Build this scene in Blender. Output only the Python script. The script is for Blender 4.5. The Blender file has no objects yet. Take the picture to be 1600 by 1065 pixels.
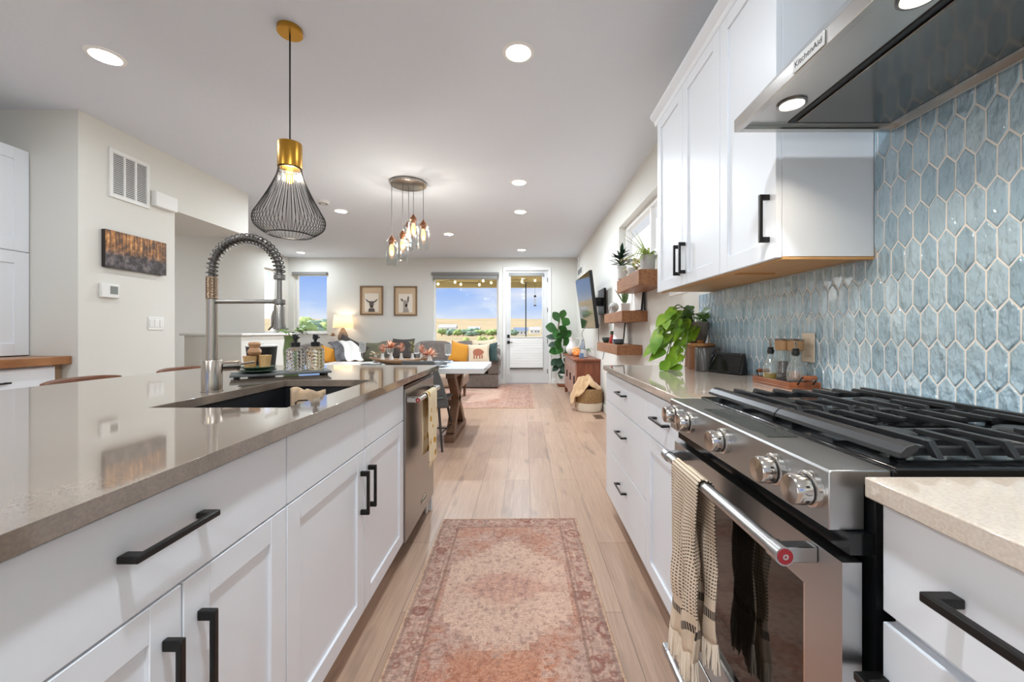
import bpy, bmesh, math, random
from mathutils import Vector, Matrix, noise
from math import pi, sin, cos, radians
random.seed(7)
C = bpy.context.scene.collection
SC = bpy.context.scene

# ---------------------------------------------------------------- camera, world, sun, exposure
F, CX, CY, H0 = 630.0, 820.0, 518.0, 1.13       # focal length in px, vanishing point, eye height
cam = bpy.data.cameras.new('camera'); camo = bpy.data.objects.new('camera', cam); C.objects.link(camo)
camo.location = (0, 0, H0); camo.rotation_euler = (pi/2, 0, 0)
cam.sensor_fit = 'HORIZONTAL'; cam.sensor_width = 36; cam.lens = 36*F/1600
cam.shift_x = -(CX-800)/1600; cam.shift_y = -(532.5-CY)/1600
cam.clip_start = .02; cam.clip_end = 4000
SC.camera = camo
vs = SC.view_settings
vs.view_transform = 'Standard'; vs.look = 'None'; vs.gamma = 1; vs.use_curve_mapping = False
vs.exposure = 0.08
SC.cycles.max_bounces = 10; SC.cycles.diffuse_bounces = 6; SC.cycles.glossy_bounces = 5
SC.cycles.transparent_max_bounces = 24; SC.cycles.caustics_reflective = False; SC.cycles.caustics_refractive = False
SC.cycles.sample_clamp_indirect = 10

def lin(c):
    if isinstance(c, str):
        c = [int(c[i:i+2], 16)/255 for i in (0, 2, 4)]
    return tuple((v/12.92 if v <= .04045 else ((v+.055)/1.055)**2.4) for v in c[:3]) + (1,)

W_ = bpy.data.worlds.new('sky'); SC.world = W_; W_.use_nodes = True
wn = W_.node_tree; wn.nodes.clear()
def wnode(t, **k):
    n = wn.nodes.new(t)
    for a, b in k.items(): setattr(n, a, b)
    return n
wo = wnode('ShaderNodeOutputWorld'); wb = wnode('ShaderNodeBackground')
tc = wnode('ShaderNodeTexCoord'); sx = wnode('ShaderNodeSeparateXYZ'); rp = wnode('ShaderNodeValToRGB')
wn.links.new(tc.outputs['Generated'], sx.inputs[0]); wn.links.new(sx.outputs['Z'], rp.inputs[0])
cr = rp.color_ramp
for p, c in ((0, 'f2f4f8'), (.02, 'e6eefb'), (.06, 'b8d2fb'), (.13, '8fb5f8'), (.3, '6f9df0'), (1, '4f84de')):
    e = cr.elements.new(p) if p not in (0, 1) else cr.elements[0 if p == 0 else -1]
    e.color = lin(c)
mp = wnode('ShaderNodeMapping'); mp.inputs['Scale'].default_value = (2.2, 2.2, 9)
nz = wnode('ShaderNodeTexNoise'); nz.inputs['Scale'].default_value = 1.6; nz.inputs['Detail'].default_value = 6
r2 = wnode('ShaderNodeValToRGB'); r2.color_ramp.elements[0].position = .50; r2.color_ramp.elements[1].position = .75
mx = wnode('ShaderNodeMixRGB'); mx.inputs[2].default_value = lin('fbfcfd')
wn.links.new(tc.outputs['Generated'], mp.inputs[0]); wn.links.new(mp.outputs[0], nz.inputs['Vector'])
wn.links.new(nz.outputs[0], r2.inputs[0]); wn.links.new(r2.outputs[0], mx.inputs[0]); wn.links.new(rp.outputs[0], mx.inputs[1])
r3 = wnode('ShaderNodeMapRange'); r3.inputs['From Min'].default_value = .10; r3.inputs['From Max'].default_value = .22   # sky brightened on the +X side, added to whiten the clerestory window
wn.links.new(sx.outputs['X'], r3.inputs['Value'])
m3 = wnode('ShaderNodeMixRGB'); m3.inputs[2].default_value = (1.5, 1.5, 1.52, 1)
wn.links.new(r3.outputs[0], m3.inputs[0]); wn.links.new(mx.outputs[0], m3.inputs[1]); r4 = wnode('ShaderNodeMapRange'); r4.inputs['From Min'].default_value = -.515; r4.inputs['From Max'].default_value = -.62   # bright haze on the sun side, added to raise highlights on the tiles
m4 = wnode('ShaderNodeMixRGB'); m4.inputs[2].default_value = (4.2, 4.1, 3.9, 1)
wn.links.new(sx.outputs['X'], r4.inputs['Value']); wn.links.new(r4.outputs[0], m4.inputs[0]); wn.links.new(m3.outputs[0], m4.inputs[1]); wn.links.new(m4.outputs[0], wb.inputs[0]); wb.inputs[1].default_value = .95
wn.links.new(wb.outputs[0], wo.inputs[0])

sun = bpy.data.lights.new('sun', 'SUN'); sun.energy = 6.5; sun.angle = .01; sun.color = (1, .95, .87)
suno = bpy.data.objects.new('sun', sun); C.objects.link(suno)
suno.rotation_euler = Vector((.80, -.06, -.60)).to_track_quat('-Z', 'Y').to_euler()
LAMP_W = 15.0          # each recessed lamp

# ---------------------------------------------------------------- projection notes: a pixel of the photo and a depth give a point
def PX(x, Y): return (x-CX)*Y/F
def PZ(y, Y): return H0-(y-CY)*Y/F
def DX(x, X): return F*X/(x-CX)
def DZ(y, z): return F*(H0-z)/(y-CY)
def PT(x, y, Y): return Vector((PX(x, Y), Y, PZ(y, Y)))

# ---------------------------------------------------------------- materials
MATS = {}
class NT:
    def __init__(s, m):
        s.t = m.node_tree; s.bsdf = s.t.nodes['Principled BSDF']; s._c = None
    def n(s, t, ins=None, **k):
        n = s.t.nodes.new('ShaderNode'+t)
        for a, b in k.items(): setattr(n, a, b)
        for a, b in (ins or {}).items():
            if hasattr(b, 'is_output') or isinstance(b, bpy.types.NodeSocket): s.t.links.new(b, n.inputs[a])
            else: n.inputs[a].default_value = b
        return n
    def l(s, a, b): s.t.links.new(a, b)
    def obj(s, scale=(1, 1, 1), rot=(0, 0, 0), loc=(0, 0, 0), kind='Object'):
        tc = s.n('TexCoord'); m = s.n('Mapping', {'Scale': scale, 'Rotation': rot, 'Location': loc})
        s.l(tc.outputs[kind], m.inputs[0]); return m.outputs[0]
    def ramp(s, fac, stops):
        r = s.n('ValToRGB'); s.l(fac, r.inputs[0]); e = r.color_ramp.elements
        for i, (p, c) in enumerate(stops):
            x = e[i] if i < 2 else e.new(p)
            x.position = p; x.color = lin(c) if not isinstance(c, float) else (c, c, c, 1)
        return r.outputs[0]
    def mix(s, fac, a, b, mode='MIX'):
        m = s.n('MixRGB', blend_type=mode)
        for i, v in ((0, fac), (1, a), (2, b)):
            if isinstance(v, bpy.types.NodeSocket): s.l(v, m.inputs[i])
            elif isinstance(v, str): m.inputs[i].default_value = lin(v)
            else: m.inputs[i].default_value = v
        return m.outputs[0]
    def m(s, op, a, b=0.0, c=None):
        m = s.n('Math', operation=op)
        for i, v in enumerate((a, b) if c is None else (a, b, c)):
            if isinstance(v, bpy.types.NodeSocket): s.l(v, m.inputs[i])
            else: m.inputs[i].default_value = v
        return m.outputs[0]
    def noise(s, vec, scale, detail=3, rough=.5, out=0):
        return s.n('TexNoise', {'Vector': vec, 'Scale': scale, 'Detail': detail, 'Roughness': rough}).outputs[out]
    def bump(s, h, strength=.2, dist=.01):
        b = s.n('Bump', {'Strength': strength, 'Distance': dist, 'Height': h}); s.l(b.outputs[0], s.bsdf.inputs['Normal'])
    def col(s, c): s.l(c, s.bsdf.inputs['Base Color'])

def mat(name, color, rough=.5, metal=0.0, spec=None, emit=None, estr=0.0, coat=0.0, sheen=0.0, nbump=None, vary=None, sub=0.0):
    if name in MATS: return MATS[name]
    m = bpy.data.materials.new(name); m.use_nodes = True; MATS[name] = m
    t = NT(m); b = t.bsdf
    b.inputs['Base Color'].default_value = lin(color); b.inputs['Roughness'].default_value = rough; b.inputs['Metallic'].default_value = metal
    if spec is not None: b.inputs['Specular IOR Level'].default_value = spec
    if emit: b.inputs['Emission Color'].default_value = lin(emit); b.inputs['Emission Strength'].default_value = estr
    b.inputs['Coat Weight'].default_value = coat; b.inputs['Coat Roughness'].default_value = .06
    b.inputs['Sheen Weight'].default_value = sheen
    if vary:      # (other colour, scale, (sx,sy,sz))
        v = t.obj(vary[2] if len(vary) > 2 else (1, 1, 1))
        n = t.noise(v, vary[1], 4, .6)
        t.col(t.ramp(n, [(.35, color), (.68, vary[0])]))
    if nbump:     # (scale, strength, dist, stretch)
        v = t.obj(nbump[3] if len(nbump) > 3 else (1, 1, 1))
        t.bump(t.noise(v, nbump[0], 3), nbump[1], nbump[2])
    return m

def glassmat(name, tint='ffffff', gloss=1.0, rough=.02, ior=1.45, solid=0.0, solidcol='ffffff'):
    """thin clear glass: straight-through plus a fresnel reflection"""
    if name in MATS: return MATS[name]
    m = bpy.data.materials.new(name); m.use_nodes = True; MATS[name] = m
    t = NT(m); nt = m.node_tree; out = nt.nodes['Material Output']; nt.nodes.remove(t.bsdf)
    tr = t.n('BsdfTransparent', {'Color': lin(tint)}); gl = t.n('BsdfGlossy', {'Roughness': rough})
    lw = t.n('LayerWeight', {'Blend': .5}); fr = t.m('ADD', t.m('MULTIPLY', t.m('POWER', lw.outputs['Facing'], 4.0), .9), .035); k = t.m('MULTIPLY', fr, gloss)
    k2 = t.m('MINIMUM', k, 1.0)
    mx = t.n('MixShader', {0: k2}); t.l(tr.outputs[0], mx.inputs[1]); t.l(gl.outputs[0], mx.inputs[2])
    o = mx.outputs[0]
    if solid:
        df = t.n('BsdfDiffuse', {'Color': lin(solidcol)}); m2 = t.n('MixShader', {0: solid})
        t.l(o, m2.inputs[1]); t.l(df.outputs[0], m2.inputs[2]); o = m2.outputs[0]
    t.l(o, out.inputs[0])
    return m

# ---------------------------------------------------------------- mesh builder
class MB:
    def __init__(s): s.bm = bmesh.new()
    def box(s, x0, x1, y0, y1, z0, z1, M=None):
        x0, x1 = sorted((x0, x1)); y0, y1 = sorted((y0, y1)); z0, z1 = sorted((z0, z1))
        v = [s.bm.verts.new((M @ Vector(p)) if M else p) for p in ((x0, y0, z0), (x1, y0, z0), (x1, y1, z0), (x0, y1, z0), (x0, y0, z1), (x1, y0, z1), (x1, y1, z1), (x0, y1, z1))]
        for f in ((3, 2, 1, 0), (4, 5, 6, 7), (0, 1, 5, 4), (1, 2, 6, 5), (2, 3, 7, 6), (3, 0, 4, 7)): s.bm.faces.new([v[i] for i in f])
        return s
    def hexa(s, b, t):
        v = [s.bm.verts.new(p) for p in list(b)+list(t)]
        for f in ((3, 2, 1, 0), (4, 5, 6, 7), (0, 1, 5, 4), (1, 2, 6, 5), (2, 3, 7, 6), (3, 0, 4, 7)): s.bm.faces.new([v[i] for i in f])
        return s
    def prism(s, pts, axis, a, b):
        """pts: 2-D outline; axis 'x','y','z' the direction of extrusion between a and b"""
        def mk(p, q): return {'x': (q, p[0], p[1]), 'y': (p[0], q, p[1]), 'z': (p[0], p[1], q)}[axis]
        A = [s.bm.verts.new(mk(p, a)) for p in pts]; B = [s.bm.verts.new(mk(p, b)) for p in pts]
        n = len(pts)
        s.bm.faces.new(A[::-1]); s.bm.faces.new(B)
        for i in range(n): s.bm.faces.new((A[i], A[(i+1) % n], B[(i+1) % n], B[i]))
        return s
    def tube(s, pts, r, n=8, closed=False, caps=True, flat=1.0):
        pts = [Vector(p) for p in pts]; rings = []; m = len(pts); up = None
        for i, p in enumerate(pts):
            if closed: d = pts[(i+1) % m]-pts[i-1]
            else: d = pts[min(i+1, m-1)]-pts[max(i-1, 0)]
            if d.length < 1e-9: d = Vector((0, 0, 1))
            d.normalize()
            if up is None:
                up = Vector((0, 0, 1)) if abs(d.z) < .9 else Vector((1, 0, 0))
            a = d.cross(up)
            if a.length < 1e-6: a = d.cross(Vector((0, 1, 0)))
            a.normalize(); b = a.cross(d).normalized(); up = b
            rr = r[i] if isinstance(r, (list, tuple)) else r
            rings.append([s.bm.verts.new(p+a*rr*cos(2*pi*k/n)+b*rr*flat*sin(2*pi*k/n)) for k in range(n)])
        for i in range(m if closed else m-1):
            A, B = rings[i], rings[(i+1) % m]
            for k in range(n): s.bm.faces.new((A[k], A[(k+1) % n], B[(k+1) % n], B[k]))
        if caps and not closed:
            s.bm.faces.new(rings[0][::-1]); s.bm.faces.new(rings[-1])
        return s
    def cyl(s, p0, p1, r0, r1=None, n=16): return s.tube([p0, p1], [r0, r0 if r1 is None else r1], n)
    def lathe(s, prof, c=(0, 0, 0), n=24, M=None, sx=1.0, sy=1.0, cap0=True, cap1=True, fn=None):
        rings = []
        for r, z in prof:
            ring = []
            for k in range(n):
                a = 2*pi*k/n; rr = r*(fn(a, z) if fn else 1)
                p = Vector((rr*cos(a)*sx, rr*sin(a)*sy, z))
                p = (M @ p) if M else p+Vector(c)
                ring.append(s.bm.verts.new(p))
            rings.append(ring)
        for A, B in zip(rings, rings[1:]):
            for k in range(n): s.bm.faces.new((A[k], A[(k+1) % n], B[(k+1) % n], B[k]))
        if cap0: s.bm.faces.new(rings[0][::-1])
        if cap1: s.bm.faces.new(rings[-1])
        return s
    def surf(s, fn, nu, nv, closeu=False):
        g = [[s.bm.verts.new(fn(i/nu, j/nv)) for j in range(nv+1)] for i in range(nu+(0 if closeu else 1))]
        for i in range(nu):
            A, B = g[i], g[(i+1) % len(g)]
            for j in range(nv): s.bm.faces.new((A[j], B[j], B[j+1], A[j+1]))
        return s
    def blob(s, c, r, sub=2, sc=(1, 1, 1), amp=0.0, fr=3.0, seed=0, M=None):
        res = bmesh.ops.create_icosphere(s.bm, subdivisions=sub, radius=1)
        for v in res['verts']:
            k = 1+amp*noise.noise(v.co*fr+Vector((seed*7.1, seed*3.3, seed)))
            p = Vector((v.co.x*sc[0]*r*k, v.co.y*sc[1]*r*k, v.co.z*sc[2]*r*k))
            v.co = (M @ p if M else p)+Vector(c)
        return s
    def face(s, pts):
        s.bm.faces.new([s.bm.verts.new(p) for p in pts]); return s
    def leaf(s, p, d, L, Wd, droop=.3, fold=.15, n=6, tip=.7, up=(0, 0, 1)):
        p = Vector(p); d = Vector(d).normalized(); up = Vector(up)
        sd = d.cross(up)
        if sd.length < .05: sd = d.cross(Vector((0, 1, 0)))
        sd.normalize(); nr = sd.cross(d).normalized(); rows = []
        for i in range(n+1):
            t = i/n; q = p+d*L*t+Vector((0, 0, -droop*L*t*t))
            w = Wd/2*(max(0.0, sin(pi*min(1, (t**tip)))**.8) if 0 < t < 1 else .03)
            rows.append([s.bm.verts.new(q-sd*w+nr*fold*w), s.bm.verts.new(q), s.bm.verts.new(q+sd*w+nr*fold*w)])
        for a, b in zip(rows, rows[1:]):
            s.bm.faces.new((a[0], a[1], b[1], b[0])); s.bm.faces.new((a[1], a[2], b[2], b[1]))
        return s

ORG = {}
def obj(name, mb, m, parent=None, smooth=True, bevel=0.0, loc=None, seg=2, sharp=38, solid=0.0, subd=0):
    bm = mb.bm
    bmesh.ops.recalc_face_normals(bm, faces=bm.faces[:]) if not getattr(mb, 'raw', False) else None
    if parent is not None: org = ORG[parent.name]
    elif loc is not None: org = Vector(loc)
    else:
        xs = [v.co for v in bm.verts]
        lo = Vector([min(p[i] for p in xs) for i in range(3)]); hi = Vector([max(p[i] for p in xs) for i in range(3)])
        org = Vector(((lo.x+hi.x)/2, (lo.y+hi.y)/2, lo.z))
    for v in bm.verts: v.co -= org
    me = bpy.data.meshes.new(name); bm.to_mesh(me); bm.free()
    if smooth:
        me.shade_smooth(); me.set_sharp_from_angle(angle=radians(sharp))
    o = bpy.data.objects.new(name, me); C.objects.link(o)
    for mm in (m if isinstance(m, (list, tuple)) else [m]): me.materials.append(mm)
    if parent is not None: o.parent = parent
    else: o.location = org
    ORG[o.name] = org
    if solid:
        q = o.modifiers.new('thickness', 'SOLIDIFY'); q.thickness = solid; q.offset = 0
    if subd:
        q = o.modifiers.new('smooth', 'SUBSURF'); q.levels = subd; q.render_levels = subd
    if bevel:
        q = o.modifiers.new('edge', 'BEVEL'); q.width = bevel; q.segments = seg; q.limit_method = 'ANGLE'; q.angle_limit = radians(50)
    return o
def tag(o, label, cat, group=None, kind=None):
    o['label'] = label; o['category'] = cat
    if group: o['group'] = group
    if kind: o['kind'] = kind
    return o
def thing(name, label, cat, loc=(0, 0, 0), group=None):
    o = bpy.data.objects.new(name, None); C.objects.link(o); o.location = loc; o.empty_display_size = .05
    ORG[o.name] = Vector(loc); return tag(o, label, cat, group)
def struct(name, mb, m, parent=None, **k):
    o = obj(name, mb, m, parent, **k)
    if parent is None: o['kind'] = 'structure'
    return o
KIDS = {}
def copy_tree(o, parent=None, mp=None):
    c = o.copy(); C.objects.link(c)
    if parent is not None: c.parent = parent
    for ch in [x for x in C.objects if x.parent == o]: copy_tree(ch, c)
    ORG[c.name] = ORG[o.name]
    return c
def power(o, k):
    for ch in C.objects:
        if ch.parent == o and ch.type == 'LIGHT':
            ch.data = ch.data.copy(); ch.data.energy *= k
    return o
def dup(o, loc, label, rotz=None, group=None):
    c = copy_tree(o); c.location = loc; c['label'] = label
    if rotz is not None: c.rotation_euler = (0, 0, rotz)
    if group: c['group'] = group
    return c
def area(name, loc, size, power, color, parent, rot=(0, 0, 0), spread=pi):
    l = bpy.data.lights.new(name, 'AREA'); l.shape = 'DISK'; l.size = size; l.energy = power; l.color = color; l.spread = spread
    o = bpy.data.objects.new(name, l); C.objects.link(o); o.parent = parent; o.location = loc; o.rotation_euler = rot
    ORG[o.name] = Vector(loc); return o
def point(name, loc, r, power, color, parent):
    l = bpy.data.lights.new(name, 'POINT'); l.shadow_soft_size = r; l.energy = power; l.color = color
    o = bpy.data.objects.new(name, l); C.objects.link(o); o.parent = parent; o.location = loc
    ORG[o.name] = Vector(loc); return o
# ---------------------------------------------------------------- materials of the room
M_wall = mat('wall_paint', 'd9d8d2', .75, nbump=(60, .12, .004))
M_ceil = mat('ceiling_paint', 'dfe5ee', .85, nbump=(45, .22, .006))
M_trim = mat('trim_white', 'e6e6e4', .4)
M_cab = mat('cabinet_white', 'e7ebf1', .38)
M_cabin = mat('cabinet_inside_wood', 'c79a63', .5, vary=('b58650', 3, (3, .4, 3)))
M_black = mat('black_metal', '161514', .35, .3)
M_steel = mat('brushed_steel', 'b9babb', .3, 1.0, nbump=(300, .06, .001, (1, .02, 1)))
M_steel2 = mat('steel_bright', 'cfcbc6', .14, 1.0)
M_dark = mat('dark_plastic', '121315', .4)
M_blackgloss = mat('black_enamel', '0e0f11', .12)
M_glass = glassmat('window_glass', 'ffffff', .35)

def m_floor():
    m = mat('oak_planks', 'c7ab90', .33); t = NT(m)
    v = t.obj((1, 1, 1), (0, 0, pi/2))
    br = t.n('TexBrick', {'Vector': v, 'Scale': 1.0, 'Mortar Size': .0014, 'Mortar Smooth': .3, 'Bias': 0.0, 'Brick Width': 1.45, 'Row Height': .178,
                          'Color1': lin('b5a091'), 'Color2': lin('a48f81'), 'Mortar': lin('6f6056')}, offset=.37, offset_frequency=2)
    g = t.noise(t.obj((14, .9, 1)), 3.0, 6, .65)
    g2 = t.noise(t.obj((70, 2.2, 1)), 2.0, 3, .6)
    c = t.mix(.55, br.outputs[0], t.ramp(g, [(.3, 'ab988a'), (.7, 'd8c8bb')]), 'SOFT_LIGHT')
    c = t.mix(.28, c, t.ramp(g2, [(.3, 'a08c7c'), (.7, 'e0d2c4')]), 'OVERLAY')
    kn = t.noise(t.obj((5, 1.1, 1)), 2.3, 2, .4); c = t.mix(t.n('MapRange', {'Value': kn, 'From Min': .62, 'From Max': .78}).outputs[0], c, '8e786a')
    t.col(c); t.bump(t.m('ADD', br.outputs[1], t.m('MULTIPLY', g2, -.15)), .12, -.002)
    return m
M_floor = m_floor()

# ---------------------------------------------------------------- room shell
HC = 2.743; XR = 1.13; YF = 8.79; XL = -3.244; XLL = -5.15; YK = 2.928; YB = -2.6; XK = -3.98
TW = .16
struct('floor', MB().box(-6.2, XR+TW, YB-.2, YF+.16, -.12, 0), M_floor, smooth=False)
struct('ceiling', MB().box(-6.2, XR+.75, YB-.7, YF+.2, HC, HC+.2), M_ceil, smooth=False)

def wall_with_holes(name, axis, c0, c1, a0, a1, z0, z1, holes, m=None):
    """wall in the plane axis between c0 and c1; spans a0..a1; holes (a,b,z,z)"""
    mb = MB()
    cuts = sorted(set([a0, a1]+[h[i] for h in holes for i in (0, 1)]))
    for p, q in zip(cuts, cuts[1:]):
        zs = [z0]
        for h in sorted([h for h in holes if h[0] < (p+q)/2 < h[1]], key=lambda h: h[2]): zs += [h[2], h[3]]
        zs.append(z1)
        for i in range(0, len(zs), 2):
            if zs[i+1]-zs[i] > 1e-4:
                if axis == 'y': mb.box(p, q, c0, c1, zs[i], zs[i+1])
                else: mb.box(c0, c1, p, q, zs[i], zs[i+1])
    bmesh.ops.remove_doubles(mb.bm, verts=mb.bm.verts[:], dist=1e-5)
    return struct(name, mb, m or M_wall, smooth=False)

w1 = (PX(459, YF), PX(511, YF), PZ(520, YF), PZ(426.5, YF))
w2 = (PX(676, YF), PX(779, YF), PZ(537, YF), PZ(427, YF))
d1 = (PX(790, YF), PX(857, YF), 0.0, PZ(422, YF))
w3 = (7.98, 8.42, 1.10, 2.41)
w4 = (2.75, DX(967, XR), 1.80, PZ(356, DX(967, XR)))
wall_with_holes('wall_far', 'y', YF, YF+TW, XLL-TW, XR+TW, 0, HC, [w1, w2, d1])
wall_with_holes('wall_right', 'x', XR, XR+TW, YB-.2, YF, 0, HC, [w4])
wall_with_holes('wall_living_left', 'x', XLL-TW, XLL, DX(388, XL), YF, 0, HC, [w3])
YH0, YH1 = DX(273, XL), DX(388, XL)
mb = MB(); mb.box(-4.4, XL, YK, YH0, 0, HC); struct('wall_left', mb, M_wall, smooth=False)
struct('wall_stair_header', MB().box(XLL-TW, XL, YH0, YH1, PZ(329, YH0), HC), M_wall, smooth=False)
struct('wall_stair_side', MB().box(-6.2, -4.4, YK, YH0, 0, HC).box(-6.2, XLL-TW, YH0, YH1+.15, 0, HC), M_wall, smooth=False)
struct('wall_kitchen', MB().box(XK-TW, XK, YB, YK, 0, HC), M_wall, smooth=False)
BW = [(-3.3, -.9, .05, 2.3), (-.3, .95, 1.05, 2.2)]  # openings behind the camera, added to let skylight into the room
wall_with_holes('wall_back', 'y', YB-TW, YB, XK-TW, XR, 0, HC, BW)
YA = DX(377, XL)
mb = MB().box(PX(288, YA), XL, YA, YA+.12, 0, 1.085).box(XL-.12, XL, YA+.12, 5.6, 0, 1.085)
hw = struct('wall_stair_half', mb, M_wall, smooth=False)
struct('cap', MB().box(PX(283, YA), XL+.03, YA-.03, YA+.15, 1.086, 1.112).box(XL-.15, XL+.03, YA+.15, 5.63, 1.086, 1.112), M_trim, hw, bevel=.005)

# windows
def window(name, axis, c, hole, fw=.045, depth=.05, mull=()):
    a0, a1, z0, z1 = hole
    def bx(mb, p, q, z, w, d0, d1):
        if axis == 'y': mb.box(p, q, c+d0, c+d1, z, w)
        else: mb.box(c+d0, c+d1, p, q, z, w)
    fr = MB()
    bx(fr, a0, a0+fw, z0, z1, .08, .14); bx(fr, a1-fw, a1, z0, z1, .08, .14)
    bx(fr, a0+fw, a1-fw, z0, z0+fw, .08, .14); bx(fr, a0+fw, a1-fw, z1-fw, z1, .08, .14)
    for m_ in mull: bx(fr, m_-.02, m_+.02, z0+fw, z1-fw, .085, .135)
    o = struct(name, fr, M_trim, bevel=.003)
    g = MB(); bx(g, a0+fw, a1-fw, z0+fw, z1-fw, .106, .112); obj('window_pane', g, M_glass, o, smooth=False)
    s = MB(); bx(s, a0-.02, a1+.02, z0-.025, z0-.001, -.025, -.002); struct('window_sill', s, M_trim, o, bevel=.003)
    return o
window('window_1', 'y', YF, w1)
window('window_2', 'y', YF, w2)
window('window_3', 'x', XLL-.2, w3)
window('window_4', 'x', XR, w4, mull=(3.9,))
window('window_5', 'y', YB-.2, BW[0], mull=(-2.1,))
window('window_6', 'y', YB-.2, BW[1])

M_shade = mat('grey_fabric', '8f8f8c', .8, nbump=(400, .2, .001)); M_shade2 = mat('grey_cassette', '7b7a77', .5)
def shade(hole, drop, label):
    t = thing('roller_shade', label, 'roller shade', ((hole[0]+hole[1])/2, YF, hole[3]-.1))
    obj('cassette', MB().box(hole[0]-.02, hole[1]+.01, YF-.05, YF-.001, hole[3]-.045, hole[3]+.02), M_shade2, t, bevel=.006)
    if drop:
        obj('fabric', MB().box(hole[0]+.01, hole[1]-.02, YF-.03, YF-.026, hole[3]-drop, hole[3]-.045), M_shade, t, smooth=False)
        obj('bottom_rail', MB().box(hole[0]+.01, hole[1]-.02, YF-.036, YF-.02, hole[3]-drop-.03, hole[3]-drop), M_shade2, t, bevel=.004)
shade(w1, 0, 'rolled-up grey roller shade above the narrow window on the far wall')
shade(w2, .105, 'grey roller shade pulled slightly down over the wide window behind the sofa')

# door
M_door = mat('door_paint', 'd3d4d3', .42)
x0, x1 = d1[0]+.012, d1[1]-.012; zt = d1[3]-.012
gx0, gx1 = PX(798, YF), PX(847, YF); gz0, gz1 = PZ(576, YF), PZ(427.5, YF)
mb = MB(); yd0, yd1 = YF+.03, YF+.075
mb.box(x0, gx0, yd0, yd1, .012, zt).box(gx1, x1, yd0, yd1, .012, zt).box(gx0, gx1, yd0, yd1, .012, gz0).box(gx0, gx1, yd0, yd1, gz1, zt)
door = struct('door_1', mb, M_door, smooth=False)
obj('door_glass', MB().box(gx0, gx1, YF+.05, YF+.055, gz0, gz1), M_glass, door, smooth=False)
mb = MB()
for a, b, c_, d_ in ((gx0-.03, gx0, gz0-.03, gz1+.03), (gx1, gx1+.03, gz0-.03, gz1+.03), (gx0, gx1, gz0-.03, gz0), (gx0, gx1, gz1, gz1+.03)):
    mb.box(a, b, YF+.018, YF+.03, c_, d_)
obj('glass_bead', mb, M_door, door, bevel=.003)
for z in (PZ(525, YF), PZ(534.5, YF)):
    k = obj('lock', MB().box(PX(792.3, YF), PX(796.6, YF), YF+.012, YF+.03, z-.033, z+.033), M_black, door, bevel=.004)
obj('lever', MB().cyl((PX(794.5, YF), YF+.012, PZ(534.5, YF)), (PX(794.5, YF), YF-.03, PZ(534.5, YF)), .01).box(PX(794, YF), PX(801, YF), YF-.036, YF-.022, PZ(534.5, YF)-.008, PZ(534.5, YF)+.008), M_black, door, bevel=.003)
for y in (437, 484, 533, 580):
    z = PZ(y, YF); obj('hinge', MB().box(x1-.012, x1+.006, YF+.012, YF+.03, z-.05, z+.05), M_black, door, bevel=.002)
cs = .06
mb = MB().box(d1[0]-cs, d1[0], YF-.018, YF, 0, d1[3]+cs).box(d1[1], d1[1]+cs, YF-.018, YF, 0, d1[3]+cs).box(d1[0], d1[1], YF-.018, YF, d1[3], d1[3]+cs)
mb.box(d1[0], d1[0]+.01, YF, YF+.12, 0, d1[3]).box(d1[1]-.01, d1[1], YF, YF+.12, 0, d1[3]).box(d1[0], d1[1], YF, YF+.12, d1[3]-.01, d1[3])
struct('trim_1', mb, M_trim, bevel=.004)
t = thing('door_blind', 'white pleated blind covering the lower half of the glass patio door', 'blind', ((gx0+gx1)/2, YF, gz0))
mb = MB(); zz = PZ(527, YF); n = 70; pts = []
for i in range(n+1): pts.append((YF+.008+(.0035 if i % 2 else 0), gz0+.03+(zz-gz0-.03)*i/n))
mb.prism([(p[0], p[1]) for p in pts]+[(YF+.017, zz), (YF+.017, gz0+.03)], 'x', gx0-.015, gx1+.015)
obj('pleated_fabric', mb, mat('blind_white', 'eeeeec', .8, emit=None), t, smooth=False)
obj('bottom_rail', MB().box(gx0-.018, gx1+.018, YF-.002, YF+.017, gz0-.005, gz0+.028), mat('rail_grey', '5e605f', .5), t, bevel=.003)
obj('middle_rail', MB().box(gx0-.018, gx1+.018, YF-.002, YF+.017, zz, zz+.018), M_trim, t, bevel=.003)
obj('top_rail', MB().box(gx0-.03, gx1+.03, YF-.012, YF+.017, PZ(431, YF), PZ(427.5, YF)+.02), mat('rail_grey2', '8a8b8a', .5), t, bevel=.003)
# baseboards
bb = .1
struct('baseboard_far', MB().box(d1[1]+cs, XR, YF-.014, YF, 0, bb).box(XLL, d1[0]-cs, YF-.014, YF, 0, bb), M_trim, bevel=.004)
struct('baseboard_right', MB().box(XR-.014, XR, 2.61, YF-.014, 0, bb), M_trim, bevel=.004)
struct('baseboard_left', MB().box(XL, XL+.014, YK-.014, YH0, 0, bb), M_trim, bevel=.004)

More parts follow.
